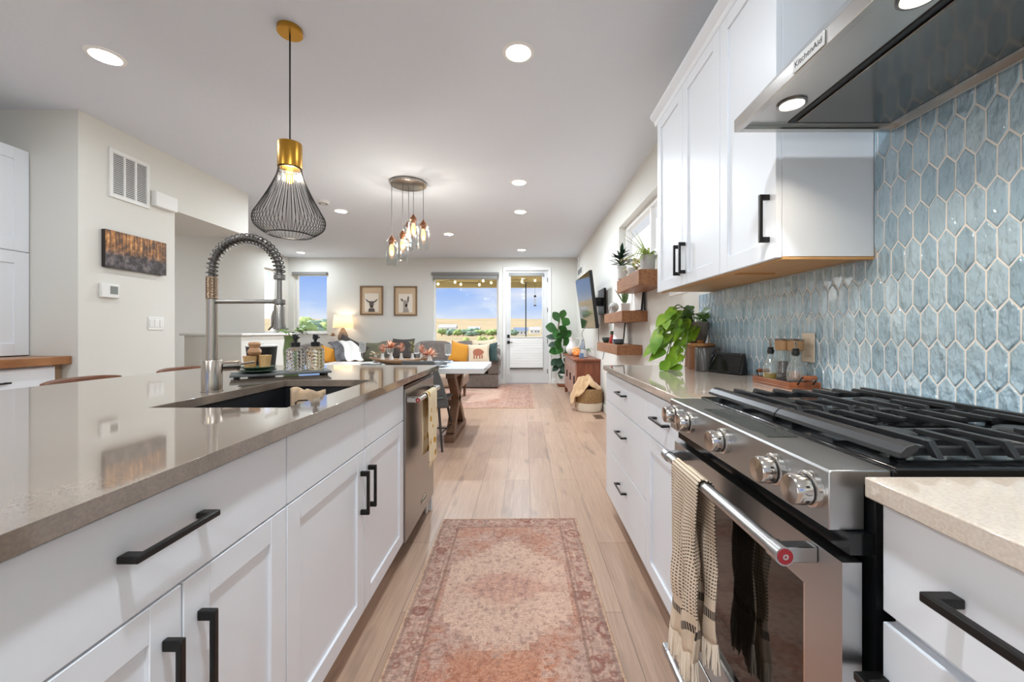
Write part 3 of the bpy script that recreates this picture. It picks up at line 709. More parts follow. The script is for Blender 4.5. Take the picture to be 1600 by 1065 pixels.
# cooktop
obj('cooktop', MB().box(.567, 1.098, y0r+.012, y1r-.001, .894, .921), M_blackgloss, rg, bevel=.004)
obj('rear_trim', MB().box(1.099, XR-.014, y0r+.012, y1r-.001, .894, .93), M_dark, rg, bevel=.003)
M_iron = mat('cast_iron', '2b2c2e', .38, .35, nbump=(350, .25, .0006))
for X, Y, r in ((.70, .775, .042), (.70, 1.13, .05), (.97, .775, .05), (.97, 1.13, .042)):
    bn = obj('burner', MB().lathe([(r+.012, .9212), (r+.012, .9235), (r, .925), (r, .933), (r-.004, .934)], (X, Y, 0), 28), M_steel, rg)
    obj('burner_cap', MB().lathe([(r-.003, .9342), (r-.002, .939), (r-.006, .942), (.001, .943)], (X, Y, 0), 28, cap1=False), M_iron, bn)
YS = (.633, .951, 1.292)
for a, b in ((YS[0], YS[1]-.0015), (YS[1]+.0015, YS[2])):
    gr_ = MB()
    gx0_, gx1_ = .588, 1.09
    # front rail with rounded nose
    gr_.prism([(gx0_, .931), (gx0_+.002, .939), (gx0_+.012, .949), (gx0_+.026, .953), (gx0_+.034, .951), (gx0_+.03, .943), (gx0_+.014, .931)], 'y', a, b)
    gr_.box(gx1_-.016, gx1_, a, b, .936, .952)
    yb = (a+.035, (a+b)/2, b-.035)
    for q in yb: gr_.box(gx0_+.02, gx1_-.01, q-.006, q+.006, .926, .94)
    for q in (a+.035, b-.035):
        for X in (gx0_+.03, gx1_-.03): gr_.box(X-.008, X+.008, q-.008, q+.008, .9212, .93)
    xs = [gx0_+.075+i*.062 for i in range(7)]
    for i, X in enumerate(xs):
        segs = [(a+.012, b-.012)] if i in (0, 3, 6) else [(a+.012, a+.115), (b-.115, b-.012)]
        for s0, s1 in segs:
            w = .0055
            pr = [(s0-.004, .927), (s0+.012, .952), (s1-.012, .952), (s1+.004, .927), (s1-.008, .927), (s1-.02, .942), (s0+.02, .942), (s0+.008, .927)]
            if i not in (0, 3, 6):
                pr = ([(s0-.004, .927), (s0+.012, .952), (s1, .952), (s1, .944), (s0+.02, .942), (s0+.008, .927)] if s0 < a+.05 else [(s0, .952), (s1-.012, .952), (s1+.004, .927), (s1-.008, .927), (s1-.02, .942), (s0, .944)])
            gr_.prism(pr, 'x', X-w, X+w)
    obj('grate', gr_, M_iron, rg, bevel=.0012, smooth=False)

# ---------------------------------------------------------------- towels on the two handles
def m_towel():
    m = mat('striped_towel', 'dcc6ab', .9); t = NT(m)
    tc = t.n('TexCoord'); s = t.n('SeparateXYZ'); t.l(tc.outputs['UV'], s.inputs[0])
    u, v = s.outputs['X'], s.outputs['Y']           # u: across (m), v: along the cloth (m)
    row = t.m('FRACT', t.m('DIVIDE', v, .0085)); st = t.m('LESS_THAN', row, .38)
    da = t.m('LESS_THAN', t.m('FRACT', t.m('DIVIDE', u, .0075)), .62)
    body = t.m('MULTIPLY', t.m('GREATER_THAN', v, .105), 1.0)
    band = t.m('MULTIPLY', t.m('GREATER_THAN', v, .062), t.m('LESS_THAN', v, .083))
    dash = t.m('MULTIPLY', t.m('MULTIPLY', st, da), body)
    bd_ = t.m('MULTIPLY', band, t.m('LESS_THAN', t.m('FRACT', t.m('DIVIDE', u, .005)), .7))
    k = t.m('MAXIMUM', dash, bd_)
    t.col(t.mix(k, 'dcc9b1', '2a2623'))
    t.bump(t.m('FRACT', t.m('DIVIDE', v, .0085)), .5, .002)
    return m
def hang(name, parent, m, path, y0, y1, amp, nfold, phase, zref=None, nu=34):
    """cloth: path is a list of (x,z) down its length, folds across y"""
    pts = [Vector((p[0], 0, p[1])) for p in path]; Ls = [0]
    for p, q in zip(pts, pts[1:]): Ls.append(Ls[-1]+(q-p).length)
    mb = MB(); bm = mb.bm; uvl = bm.loops.layers.uv.new('UVMap'); g = []; uvs = {}
    for i in range(nu+1):
        u = i/nu; row = []
        for j, p in enumerate(pts):
            dn = min(1, Ls[j]/Ls[-1]*1.6+.02) if zref is None else min(1.0, max(.0, (zref-p.z)*5))
            x = p.x+amp*dn*sin(u*nfold*2*pi+phase+.6*sin(j*.4))*(.7+.3*sin(j*.55+u*5))
            y = y0+(y1-y0)*u+.006*dn*sin(u*nfold*4*pi+1+phase)
            vtx = bm.verts.new((x, y, p.z+.004*dn*sin(u*9+phase))); row.append(vtx); uvs[vtx] = (u*(y1-y0)*1.5, Ls[-1]-Ls[j])
        g.append(row)
    for i in range(nu):
        for j in range(len(pts)-1):
            f = bm.faces.new((g[i][j], g[i+1][j], g[i+1][j+1], g[i][j+1]))
            for l in f.loops: l[uvl].uv = uvs[l.vert]
    ends = [g[i][-1].co.copy() for i in range(nu+1)]
    return obj(name, mb, m, parent, solid=.0035, sharp=80), ends
def fringe(parent, ends, m, L, org):
    mb = MB()
    for i in range(0, len(ends)):
        for k in range(2):
            e = ends[i].lerp(ends[min(i+1, len(ends)-1)], k/2)+org
            r = random.uniform(-.006, .006); q = random.uniform(-.004, .004); l = L*random.uniform(.8, 1.1)
            mb.tube([e+Vector((0, 0, .006)), e+Vector((q*.4, r*.3, -l*.3)), e+Vector((q, r*.7, -l*.65)), e+Vector((q*1.2, r, -l))], [.0026, .0032, .0028, .002], 5)
    obj('fringe', mb, m, parent)
M_tow = m_towel(); M_fr = mat('towel_fringe', 'e4d6c2', .95)
ot = thing('oven_towel', 'striped cream and black fringed towel hung over the oven handle', 'towel', (.42, 1.02, .3))
r_ = .0175
fp = [(xh+r_*cos(a), zhh+r_*sin(a)) for a in [pi*.5, pi*.62, pi*.75, pi*.88, pi]]+[(xh-r_-.004*min(1, i/4), zhh-.018*i) for i in range(1, 25)]
o1, e1 = hang('front_fall', ot, M_tow, fp, .955, 1.118, .016, 2.3, .3, zhh)
bp = [(xh+r_*cos(a), zhh+r_*sin(a)) for a in [pi*.5, pi*.35, pi*.2, 0.05]]+[(xh+r_+.001, zhh-.018*i) for i in range(1, 22)]
o2, e2 = hang('back_fall', ot, M_tow, bp, .945, 1.06, .010, 1.6, 1.4, zhh)
fringe(ot, e1, M_fr, .068, Vector()); fringe(ot, e2, M_fr, .06, Vector())
def m_tow2():
    m = mat('floral_towel', 'efdcb9', .9); t = NT(m); v = t.obj((1, 1, 1))
    n = t.n('TexVoronoi', {'Vector': v, 'Scale': 17.0}); d = n.outputs['Distance']
    c = t.mix(t.m('MULTIPLY', t.m('LESS_THAN', d, .30), t.m('LESS_THAN', t.noise(v, 5, 2), .52)), 'efdcb9', 'c8962f')
    c = t.mix(t.m('MULTIPLY', t.m('LESS_THAN', d, .17), t.m('GREATER_THAN', t.noise(v, 7, 2), .5)), c, '2f2a28'); t.col(c); return m
dt = thing('dish_towel', 'cream tea towel with mustard flowers hung on the dishwasher handle', 'towel', (-.51, 2.25, .4))
hy_ = (yh0+yh1)/2; X0 = -.52; r_ = .0165; zh = .797
fp = [(X0+r_*cos(a), zh+r_*sin(a)) for a in [pi*.5, pi*.38, pi*.25, pi*.12, 0]]+[(X0+r_+.002, zh-.02*i) for i in range(1, 20)]
hang('front_fall', dt, m_tow2(), fp, 2.10, 2.30, .008, 1.6, .2, zh)
fp = [(X0+r_*cos(a), zh+r_*sin(a)) for a in [pi*.5, pi*.62, pi*.75, pi*.88, pi]]+[(X0-r_-.001, zh-.02*i) for i in range(1, 17)]
hang('back_fall', dt, m_tow2(), fp, 2.10, 2.30, .006, 1.6, .9, zh)
# ---------------------------------------------------------------- coffee-bar hutch and the left wall
XH = -3.592; XHB = -3.33; YHE = YK-.004
hu = thing('hutch_upper_cabinet', 'tall white shaker cabinet standing on the wood counter at the left edge', 'cabinet', (-3.78, 2.4, .97))
zt_ = PZ(237, 2.92); zs = PZ(395, 2.92); zb_ = .962
obj('body', MB().box(XH-.0205, XK+.002, 1.5, YHE, zb_, zt_), M_cab, hu, smooth=False)
for a, b in ((1.5, 2.21), (2.21, YHE)):
    for c_, d_ in ((zb_, zs-G), (zs+G, zt_-.002)): obj('door', shaker(XH, -1, a+G, b-G, c_, d_, fw=.085), M_cab, hu, bevel=.0015)
M_butcher = mat('butcher_block', 'a8754a', .35, vary=('8a5a35', 5, (6, .8, 2)))
tag(obj('wood_counter', MB().box(XK+.002, -3.285, 1.45, YHE, .897, .955), M_butcher, bevel=.004), 'butcher-block counter under the tall white cabinet at the left edge', 'worktop')
hb_ = thing('hutch_base_cabinet', 'white base cabinet with a drawer under the wood counter at the left edge', 'cabinet', (-3.6, 2.4, 0))
obj('body', MB().box(XHB-.0205, XK+.002, 1.5, 2.86, .1, .896), M_cab, hb_, smooth=False)
obj('filler', MB().box(XHB-.03, XK+.002, 2.861, YHE, .1, .896), mat('filler_reflection_tan', 'a58c72', .6), hb_, smooth=False)  # added strip; its tan paints in a warm reflection at the cabinet end
obj('toe_kick', MB().box(XHB-.09, XK+.002, 1.5, 2.86, 0, .099), M_cab, hb_, smooth=False)
for a, b in ((1.5, 2.17), (2.17, 2.86)):
    o = obj('drawer', slab(XHB, -1, a+G, b-G, .715, .885), M_cab, hb_, bevel=.0015)
    obj('handle', pull(XHB, -1, (a+b)/2, .80, .158, False), M_black, o, bevel=.002)
    o = obj('door', shaker(XHB, -1, a+G, b-G, .115, .71), M_cab, hb_, bevel=.0015)
    obj('handle', pull(XHB, -1, b-.04, .6, .158, True), M_black, o, bevel=.002)

# things on the left wall (plane X = XL)
def wy(x): return DX(x, XL)
y0, y1 = wy(169), wy(232); z0, z1 = PZ(306, y0), PZ(229, y0)
vg = thing('vent_grille', 'white return-air grille with three louvred columns high on the left wall', 'vent', (XL, (y0+y1)/2, z0))
fr = MB().box(XL+.0005, XL+.014, y0, y0+.028, z0, z1).box(XL+.0005, XL+.014, y1-.028, y1, z0, z1).box(XL+.0005, XL+.014, y0+.028, y1-.028, z0, z0+.03).box(XL+.0005, XL+.014, y0+.028, y1-.028, z1-.03, z1)
w_ = (y1-y0-.056)
for k in (1, 2): fr.box(XL+.0005, XL+.012, y0+.028+w_*k/3-.008, y0+.028+w_*k/3+.008, z0+.03, z1-.03)
obj('frame', fr, M_trim, vg, bevel=.002)
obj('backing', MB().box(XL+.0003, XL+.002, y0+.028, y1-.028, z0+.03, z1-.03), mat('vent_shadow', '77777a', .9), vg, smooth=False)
mb = MB(); n = 22
for i in range(n):
    z = z0+.036+(z1-z0-.072)*i/(n-1)
    mb.hexa([(XL+.003, y0+.028, z+.004), (XL+.011, y0+.028, z-.005), (XL+.011, y1-.028, z-.005), (XL+.003, y1-.028, z+.004)], [(XL+.003, y0+.028, z+.0055), (XL+.011, y0+.028, z-.0035), (XL+.011, y1-.028, z-.0035), (XL+.003, y1-.028, z+.0055)])
obj('louvres', mb, M_trim, vg, smooth=False)
y0, y1 = wy(235), wy(270)
tag(obj('door_chime', MB().box(XL+.0005, XL+.05, y0, y1, PZ(321, y0), PZ(297, y0)), M_trim, bevel=.008), 'small white chime box beside the return-air grille', 'chime box')
y0, y1 = wy(158), wy(254); z0, z1 = PZ(416, y0), PZ(357, y0)
def m_forest():
    m = mat('forest_print', '3a2f2a', .6); t = NT(m)
    v = t.obj((1, 1, 1)); s = t.n('SeparateXYZ'); t.l(v, s.inputs[0])
    tr = t.noise(t.obj((1, 34, 2.2)), 1.6, 5, .7); n = t.noise(v, 13, 5, .7)
    h = t.m('DIVIDE', s.outputs['Z'], z1-z0)
    c1 = t.ramp(t.m('ADD', t.m('MULTIPLY', tr, .5), t.m('MULTIPLY', n, .5)), [(.36, '2a211c'), (.47, '5a3f2c'), (.55, 'b5793f'), (.63, 'eab877')])
    c2 = t.ramp(n, [(.36, '161316'), (.5, '37302f'), (.6, '625b60'), (.7, '8a7a6c')])
    k = t.n('MapRange', {'Value': t.m('ADD', h, t.m('MULTIPLY', n, .3)), 'From Min': .5, 'From Max': .72})
    t.col(t.mix(k.outputs[0], c2, c1)); return m
cv = thing('canvas_print', 'wide canvas print of an autumn forest on the left wall', 'picture', (XL, (y0+y1)/2, z0))
obj('canvas', MB().box(XL+.0315, XL+.034, y0, y1, z0, z1), m_forest(), cv, smooth=False)
obj('stretcher', MB().box(XL+.001, XL+.0314, y0+.001, y1-.001, z0+.001, z1-.001), mat('canvas_edge', '2d2724', .7), cv, smooth=False)
y0, y1 = wy(154), wy(182); z0, z1 = PZ(464, y0), PZ(441.5, y0)
th = thing('thermostat', 'white wall thermostat with grey screen below the forest canvas', 'thermostat', (XL, (y0+y1)/2, z0))
obj('housing', MB().box(XL+.0005, XL+.026, y0, y1, z0, z1), M_trim, th, bevel=.006)
obj('screen', MB().box(XL+.0262, XL+.027, y0+.062, y1-.014, z0+.03, z1-.018), mat('lcd_grey', '7d8380', .3), th, smooth=False)
y0, y1 = wy(231), wy(255); z0, z1 = PZ(515, y0), PZ(494.5, y0)
sw = thing('light_switch', 'white triple rocker switch plate near the stair opening', 'switch', (XL, (y0+y1)/2, z0))
obj('plate', MB().box(XL+.0005, XL+.007, y0, y1, z0, z1), M_trim, sw, bevel=.002)
for i in range(3):
    a = y0+(y1-y0)*(i+.5)/3; obj('rocker', MB().box(XL+.0072, XL+.011, a-.017, a+.017, z0+.024, z1-.024), M_trim, sw, bevel=.002)

# ---------------------------------------------------------------- bar stools behind the island
M_stool = mat('walnut', '7d4f35', .4, vary=('633b26', 6, (1, 1, 6)))
def stool(cy, label):
    cx = -2.22; t = thing('bar_stool', label, 'bar stool', (cx, cy, 0), 'bar stools behind the island')
    L = .40
    obj('back_rail', MB().surf(lambda u, v: Vector((cx-.20-.05*(1-(2*u-1)**2), cy+(2*u-1)*L/2, .78+.10*v-.012*abs(2*u-1)**4*v)), 16, 4), M_stool, t, solid=.022, bevel=.006)
    obj('seat', MB().box(cx-.2, cx+.2, cy-.19, cy+.19, .63, .665), M_stool, t, bevel=.012)
    for sx_ in (-1, 1):
        for sy_ in (-1, 1):
            top = Vector((cx+sx_*.15, cy+sy_*.14, .63)); bot = Vector((cx+sx_*.2, cy+sy_*.19, .0))
            obj('leg', MB().cyl(bot, top, .013, .018, 12), M_stool, t)
    for sy_ in (-1, 1): obj('back_post', MB().tube([(cx-.17, cy+sy_*.12, .66), (cx-.222, cy+sy_*.125, .83)], .011, 10), M_stool, t)
    return t
s1 = stool(2.22, 'walnut bar stool whose curved back shows at the island edge nearer the camera')
s2 = dup(s1, (-2.22, 2.86, 0), 'walnut bar stool at the far corner of the island, behind the faucet')

# ---------------------------------------------------------------- ceiling: recessed lamps, pendants, smoke detector
M_can = mat('can_white', 'f4f4f2', .5); M_led = mat('led_disc', 'ffffff', .5, emit='fff6ea', estr=9)
hc = HC-H0
def canlight(px, py, label, src=None):
    Y = hc*F/(518-py); X = PX(px, Y); return (X, Y)
spots = [((165, 87), 'recessed ceiling light above the tall white cabinet at the left'),
         ((810, 81), 'recessed ceiling light above the aisle, nearest the upper cabinets'),
         ((811, 284), 'recessed ceiling light in the aisle row, third from the patio door'),
         ((533, 329), 'recessed ceiling light beside the smoke detector'),
         ((813, 330), 'recessed ceiling light in the aisle row, second from the patio door'),
         ((701, 365), 'recessed ceiling light between the jar chandelier and the wide window'),
         ((815, 390), 'recessed ceiling light nearest the patio door'),
         ((470, 394), 'recessed ceiling light in the corner by the narrow window')]
first = None
def mk_can(X, Y, label):
    t = thing('recessed_light', label, 'ceiling light', (X, Y, HC), 'recessed ceiling lights')
    obj('trim_ring', MB().lathe([(.092, HC-.0005), (.092, HC-.004), (.072, HC-.009), (.070, HC-.0005)], (X, Y, 0), 32, cap0=False, cap1=False), M_can, t)
    obj('lens', MB().lathe([(.001, HC-.004), (.0715, HC-.004)], (X, Y, 0), 32, cap0=True, cap1=False), M_led, t)
    area('lamp', (0, 0, -.0062), .13, LAMP_W, (.85, .935, 1), t)
    return t
for (px, py), lab in spots:
    X, Y = canlight(px, py, lab)
    if first is None: first = mk_can(X, Y, lab)
    else: power(dup(first, (X, Y, HC), lab), ((.3 if X > -1 else .75) if Y < 3 else (.8 if X < -4 else 2.2)))
power(first, .6)
for X, Y in ((-.05, .35), (-2.5, .35), (-.05, -1.5), (-2.5, -1.5)):  # unseen extra cans, added to brighten the kitchen
    power(dup(first, (X, Y, HC), 'added recessed ceiling light brightening the near end of the kitchen, out of view'), 2.8 if X > -1 else 1.6)

Y = hc*F/(518-314); X = PX(505, Y)
sd = thing('smoke_detector', 'round white smoke detector on the ceiling behind the brass pendant', 'smoke detector', (X, Y, HC))
obj('housing', MB().lathe([(.07, HC-.0005), (.07, HC-.02), (.055, HC-.034), (.001, HC-.036)], (X, Y, 0), 28, cap1=False), M_trim, sd)
obj('grille', MB().lathe([(.0575, HC-.0338), (.03, HC-.0372), (.028, HC-.0362)], (X, Y, 0), 28, cap0=False, cap1=False), mat('detector_grey', '8a8a8a', .6), sd)

M_brass = mat('brushed_brass', 'c8963f', .3, 1.0, nbump=(220, .08, .001, (1, 1, .04)))
M_wire = mat('black_wire', '19191b', .4, .3)
pY = hc*F/(518-45); pX = PX(453, pY)
pd = thing('wire_pendant', 'brass and black wire cage pendant lamp hanging over the island', 'pendant lamp', (pX, pY, HC))
obj('canopy', MB().lathe([(.062, HC-.0005), (.062, HC-.026), (.058, HC-.03), (.001, HC-.031)], (pX, pY, 0), 36, cap1=False), M_brass, pd)
zs1, zs0 = PZ(224, pY), PZ(262.5, pY)
obj('cord', MB().cyl((pX, pY, zs1), (pX, pY, HC-.03), .004, n=10), M_wire, pd)
obj('socket_cover', MB().lathe([(.02, zs1+.001), (.057, zs1), (.059, zs1-.004), (.059, zs0), (.05, zs0)], (pX, pY, 0), 40), M_brass, pd)
cprof = [(.054, zs0), (.066, PZ(278, pY)), (.105, PZ(304, pY)), (.148, PZ(328, pY)), (.170, PZ(341, pY)), (.166, PZ(353, pY)), (.140, PZ(361, pY)), (.108, PZ(367, pY))]
def cat(ps, n=6):
    out = []
    for i in range(len(ps)-1):
        p0, p1, p2, p3 = ps[max(i-1, 0)], ps[i], ps[i+1], ps[min(i+2, len(ps)-1)]
        for k in range(n):
            t = k/n; out.append(tuple(.5*((2*b)+(-a+c)*t+(2*a-5*b+4*c-d)*t*t+(-a+3*b-3*c+d)*t**3) for a, b, c, d in zip(p0, p1, p2, p3)))
    out.append(ps[-1]); return out
sp_ = cat(cprof, 4); mb = MB()
for k in range(56):
    a = 2*pi*k/56; mb.tube([(pX+r*cos(a), pY+r*sin(a), z) for r, z in sp_], .0016, 4)
def ring(mb, r, z, rr, n=40): mb.tube([(pX+r*cos(2*pi*k/n), pY+r*sin(2*pi*k/n), z) for k in range(n)], rr, 6, closed=True)
ring(mb, cprof[0][0], cprof[0][1]-.003, .003); ring(mb, cprof[-1][0], cprof[-1][1], .0035)
obj('wire_cage', mb, M_wire, pd)
M_bulb = bpy.data.materials.new('warm_bulb'); M_bulb.use_nodes = True; t_ = NT(M_bulb)      # clear amber glass glowing round its filament
em_ = t_.n('Emission', {'Color': lin('ffb45a'), 'Strength': 2.6}); tp_ = t_.n('BsdfTransparent', {'Color': lin('fff3e0')}); ad_ = t_.n('AddShader')
t_.l(em_.outputs[0], ad_.inputs[0]); t_.l(tp_.outputs[0], ad_.inputs[1]); t_.l(ad_.outputs[0], M_bulb.node_tree.nodes['Material Output'].inputs[0])
obj('bulb', MB().lathe([(.012, zs0), (.014, zs0-.012), (.024, zs0-.04), (.022, zs0-.065), (.01, zs0-.08), (.001, zs0-.082)], (pX, pY, 0), 20, cap1=False), M_bulb, pd)
point('lamp', (0, 0, zs0-.045-HC), .012, 15, (.94, .97, 1), pd)
pd2 = dup(pd, (pX, .45, HC), 'added second wire cage pendant brightening the near end of the island, out of view')  # unseen copy of the pendant, added for more light

# dining chandelier
cY = hc*F/(518-285.5); cX = PX(638, cY)
ch = thing('jar_chandelier', 'round nickel chandelier with five glass jar pendants over the dining table', 'chandelier', (cX, cY, HC))
obj('canopy', MB().lathe([(.19, HC-.0005), (.195, HC-.012), (.19, HC-.03), (.18, HC-.034), (.001, HC-.035)], (cX, cY, 0), 48, cap1=False), M_nick, ch)
M_copper = mat('copper_cap', '8a5a3c', .35, .9)
M_jar = glassmat('jar_glass', 'f8fafa', 1.4, .03)
for (px, ytop, yb), dY in zip(((612, 371, 415), (629, 363, 408), (638.5, 347, 391), (646, 338, 386), (661.5, 347, 390)), (-.14, .07, .15, -.02, -.10)):
    Y = cY+dY; X = PX(px, Y); zt1 = PZ(ytop, Y); zb1 = PZ(yb, Y); rj = .058
    cd = obj('cord', MB().cyl((X, Y, zt1+.02), (X, Y, HC-.034), .0035, n=8), mat('cord_grey', '6b6b6d', .5), ch)
    cpp = obj('jar_cap', MB().lathe([(.008, zt1+.022), (.012, zt1+.01), (.036, zt1-.022), (.04, zt1-.04), (.026, zt1-.042), (.024, zt1-.075), (.018, zt1-.08)], (X, Y, 0), 24), M_copper, ch)
    obj('jar', MB().lathe([(.036, zt1-.02), (.05, zt1-.035), (rj, zt1-.05), (rj, zb1+.012), (rj-.006, zb1), (rj-.009, zb1+.003), (rj-.004, zb1+.014), (rj-.004, zt1-.05), (.046, zt1-.04)], (X, Y, 0), 28, cap0=False, cap1=False), M_jar, cpp)
    obj('bulb', MB().lathe([(.012, zt1-.08), (.022, zt1-.11), (.023, zt1-.165), (.014, zt1-.185), (.001, zt1-.19)], (X, Y, 0), 18, cap1=False), M_bulb, cpp)
    point('lamp', (X-cX, Y-cY, zt1-.137-HC), .009, 4.2, (.98, .98, 1), ch)

# ---------------------------------------------------------------- rugs
def m_rug(name, hx_, hy_, mo, sh=0.0):
    m = mat(name, 'c9b3a6', .95); t = NT(m); v = t.obj((1, 1, 1)); s = t.n('SeparateXYZ'); t.l(v, s.inputs[0])
    ax, y = t.m('ABSOLUTE', s.outputs['X']), s.outputs['Y']
    sn = lambda a, q: t.m('MULTIPLY', t.m('FLOOR', t.m('DIVIDE', a, q)), q)
    n1 = t.noise(v, 42, 5, .75); n2 = t.noise(v, 5, 4, .7); n3 = t.noise(v, 130, 2, .6); n4 = t.noise(t.obj((1, 6, 1)), 26, 3, .7)
    vor = t.n('TexVoronoi', {'Vector': v, 'Scale': 26.0}); vd = vor.outputs['Distance']
    # medallions repeating along the length
    pr = mo
    yy = t.m('ABSOLUTE', t.m('SUBTRACT', t.m('FRACT', t.m('ADD', t.m('DIVIDE', t.m('SUBTRACT', y, sh), pr), .5)), .5))   # 0 at centre .. .5
    yy = sn(t.m('MULTIPLY', yy, pr), .035)
    prof = t.m('ADD', sn(ax, .03), t.m('MULTIPLY', t.m('MAXIMUM', t.m('SUBTRACT', yy, pr*.17), 0.0), 1.15))
    prof = t.m('ADD', prof, t.m('MULTIPLY', t.m('SUBTRACT', n1, .5), .10))
    field = t.n('MapRange', {'Value': prof, 'From Min': hx_*.60, 'From Max': hx_*.66}).outputs[0]       # 0 inside the medallion, 1 outside
    cream = t.ramp(n1, [(.32, 'a28b82'), (.43, 'c8b1a4'), (.55, 'd8c4b6'), (.64, 'c8b0a3'), (.75, 'b3968b')])
    rust = t.ramp(n1, [(.3, '94706a'), (.42, 'b98d7d'), (.52, 'c8a796'), (.62, 'b78c7a'), (.75, 'ada09c')])
    c = t.mix(field, cream, rust)
    mauve = t.ramp(n1, [(.3, '8f7f7c'), (.45, 'b5a199'), (.58, 'c9b5aa'), (.72, 'a8948e')])
    patch = t.n('MapRange', {'Value': t.m('ADD', n2, t.m('MULTIPLY', t.m('SUBTRACT', n1, .5), .5)), 'From Min': .44, 'From Max': .58}).outputs[0]
    c = t.mix(t.m('MULTIPLY', t.m('MULTIPLY', patch, field), .85), c, mauve)
    # strong rust cross between two medallions
    end = t.n('MapRange', {'Value': t.m('ADD', yy, t.m('MULTIPLY', t.m('SUBTRACT', n1, .5), .35)), 'From Min': pr*.33, 'From Max': pr*.40}).outputs[0]
    low = t.m('LESS_THAN', y, sh)
    c = t.mix(t.m('MULTIPLY', t.m('MULTIPLY', end, low), t.n('MapRange', {'Value': t.m('ADD', ax, t.m('MULTIPLY', t.m('ADD', t.m('SUBTRACT', n2, .5), t.m('MULTIPLY', t.m('SUBTRACT', n1, .5), .6)), .35)), 'From Min': hx_*.48, 'From Max': hx_*.38}).outputs[0]), c, t.ramp(n1, [(.3, '9c6c58'), (.43, 'b9876f'), (.53, 'c9a08a'), (.62, 'b3816a'), (.72, 'a68d84')]))
    # inner diamond
    dia = t.m('ADD', t.m('DIVIDE', ax, hx_*.5), t.m('DIVIDE', yy, pr*.12))
    c = t.mix(t.m('MULTIPLY', t.n('MapRange', {'Value': t.m('ADD', dia, t.m('MULTIPLY', t.m('SUBTRACT', n2, .5), 1.6)), 'From Min': 1.15, 'From Max': .7}).outputs[0], .55), c, t.ramp(n1, [(.35, '9c7f80'), (.55, 'c99d8d'), (.7, 'd5bdb0')]))
    # border
    by = t.m('SUBTRACT', hy_, t.m('ABSOLUTE', y)); bx = t.m('SUBTRACT', hx_, ax); be = t.m('MINIMUM', bx, by)
    bord = t.m('LESS_THAN', be, hx_*.27)
    bc = t.ramp(n1, [(.3, '8f7b78'), (.46, 'b79f94'), (.6, 'cdb6a8'), (.78, 'a58a84')])
    ros = t.m('LESS_THAN', t.m('ABSOLUTE', t.m('SUBTRACT', vd, .3)), .09)
    bc = t.mix(t.m('MULTIPLY', ros, .45), bc, '96584d')
    v2 = t.n('TexVoronoi', {'Vector': v, 'Scale': 7.5}).outputs['Distance']
    big = t.m('MAXIMUM', t.m('LESS_THAN', t.m('ABSOLUTE', t.m('SUBTRACT', t.m('ADD', v2, t.m('MULTIPLY', t.m('SUBTRACT', n1, .5), .25)), .27)), .045), t.m('LESS_THAN', t.m('ADD', v2, t.m('MULTIPLY', n1, .1)), .16))
    bc = t.mix(t.m('MULTIPLY', big, .6), bc, '95594b')
    c = t.mix(bord, c, bc)
    c = t.mix(t.m('MULTIPLY', t.m('MULTIPLY', big, field), .3), c, '8d6f68')
    for a_, w_, cc in ((hx_*.27, .006, '8d7369'), (hx_*.045, .006, '9a857c'), (hx_*.22, .003, '9d8277')):
        c = t.mix(t.m('MULTIPLY', t.m('LESS_THAN', t.m('ABSOLUTE', t.m('SUBTRACT', be, a_)), w_), .55), c, cc)
    c = t.mix(t.m('LESS_THAN', be, .008), c, 'cdb79f')
    c = t.mix(t.m('MULTIPLY', t.m('LESS_THAN', t.m('ABSOLUTE', t.m('SUBTRACT', vd, .2)), .05), .35), c, '8b6a66')
    c = t.mix(.5, c, t.ramp(n2, [(.3, '9c8f8c'), (.5, 'b8aaa4'), (.7, 'd8c8bc')]), 'SOFT_LIGHT')
    c = t.mix(.45, c, t.ramp(n4, [(.35, '6d625e'), (.65, 'cbbdb4')]), 'SOFT_LIGHT')
    c = t.mix(.35, c, t.ramp(n3, [(.3, '5d5552'), (.7, 'd2c6bd')]), 'OVERLAY')
    t.col(c); t.bump(n3, .35, .002); return m
mb = MB().box(-.40, .40, -1.02, 1.02, .0005, .006)
rn = obj('runner_rug', mb, m_rug('runner_weave', .40, 1.02, .94, .36), bevel=.002, loc=(0, 0, 0))
rn.location = (-.0735, 1.413, 0); rn.rotation_euler = (0, 0, radians(1.0))
tag(rn, 'faded rust and cream patterned runner rug between the island and the range', 'rug')
mb = MB().box(-1.55, 1.55, -1.3, 1.3, .0005, .007)
rl = obj('area_rug', mb, m_rug('area_weave', 1.55, 1.3, 2.6), bevel=.002, loc=(0, 0, 0)); rl.location = (-1.41, 7.26, 0)
tag(rl, 'faded mauve patterned rug in front of the grey sofa', 'rug')
Yv = 5.35
fv = thing('floor_vent', 'brown floor register set in the planks beside the right wall', 'vent', (PX(935, Yv), Yv, 0))
vx = PX(935, Yv)
obj('frame', MB().box(vx-.06, vx+.06, Yv-.13, Yv+.13, .0005, .004), mat('vent_brown', '7d6049', .5), fv, bevel=.001)
mb = MB()
for i in range(9): mb.box(vx-.045, vx+.045, Yv-.115+i*.026, Yv-.105+i*.026, .0041, .0055)
obj('slats', mb, mat('vent_dark', '4b382b', .5), fv, smooth=False)
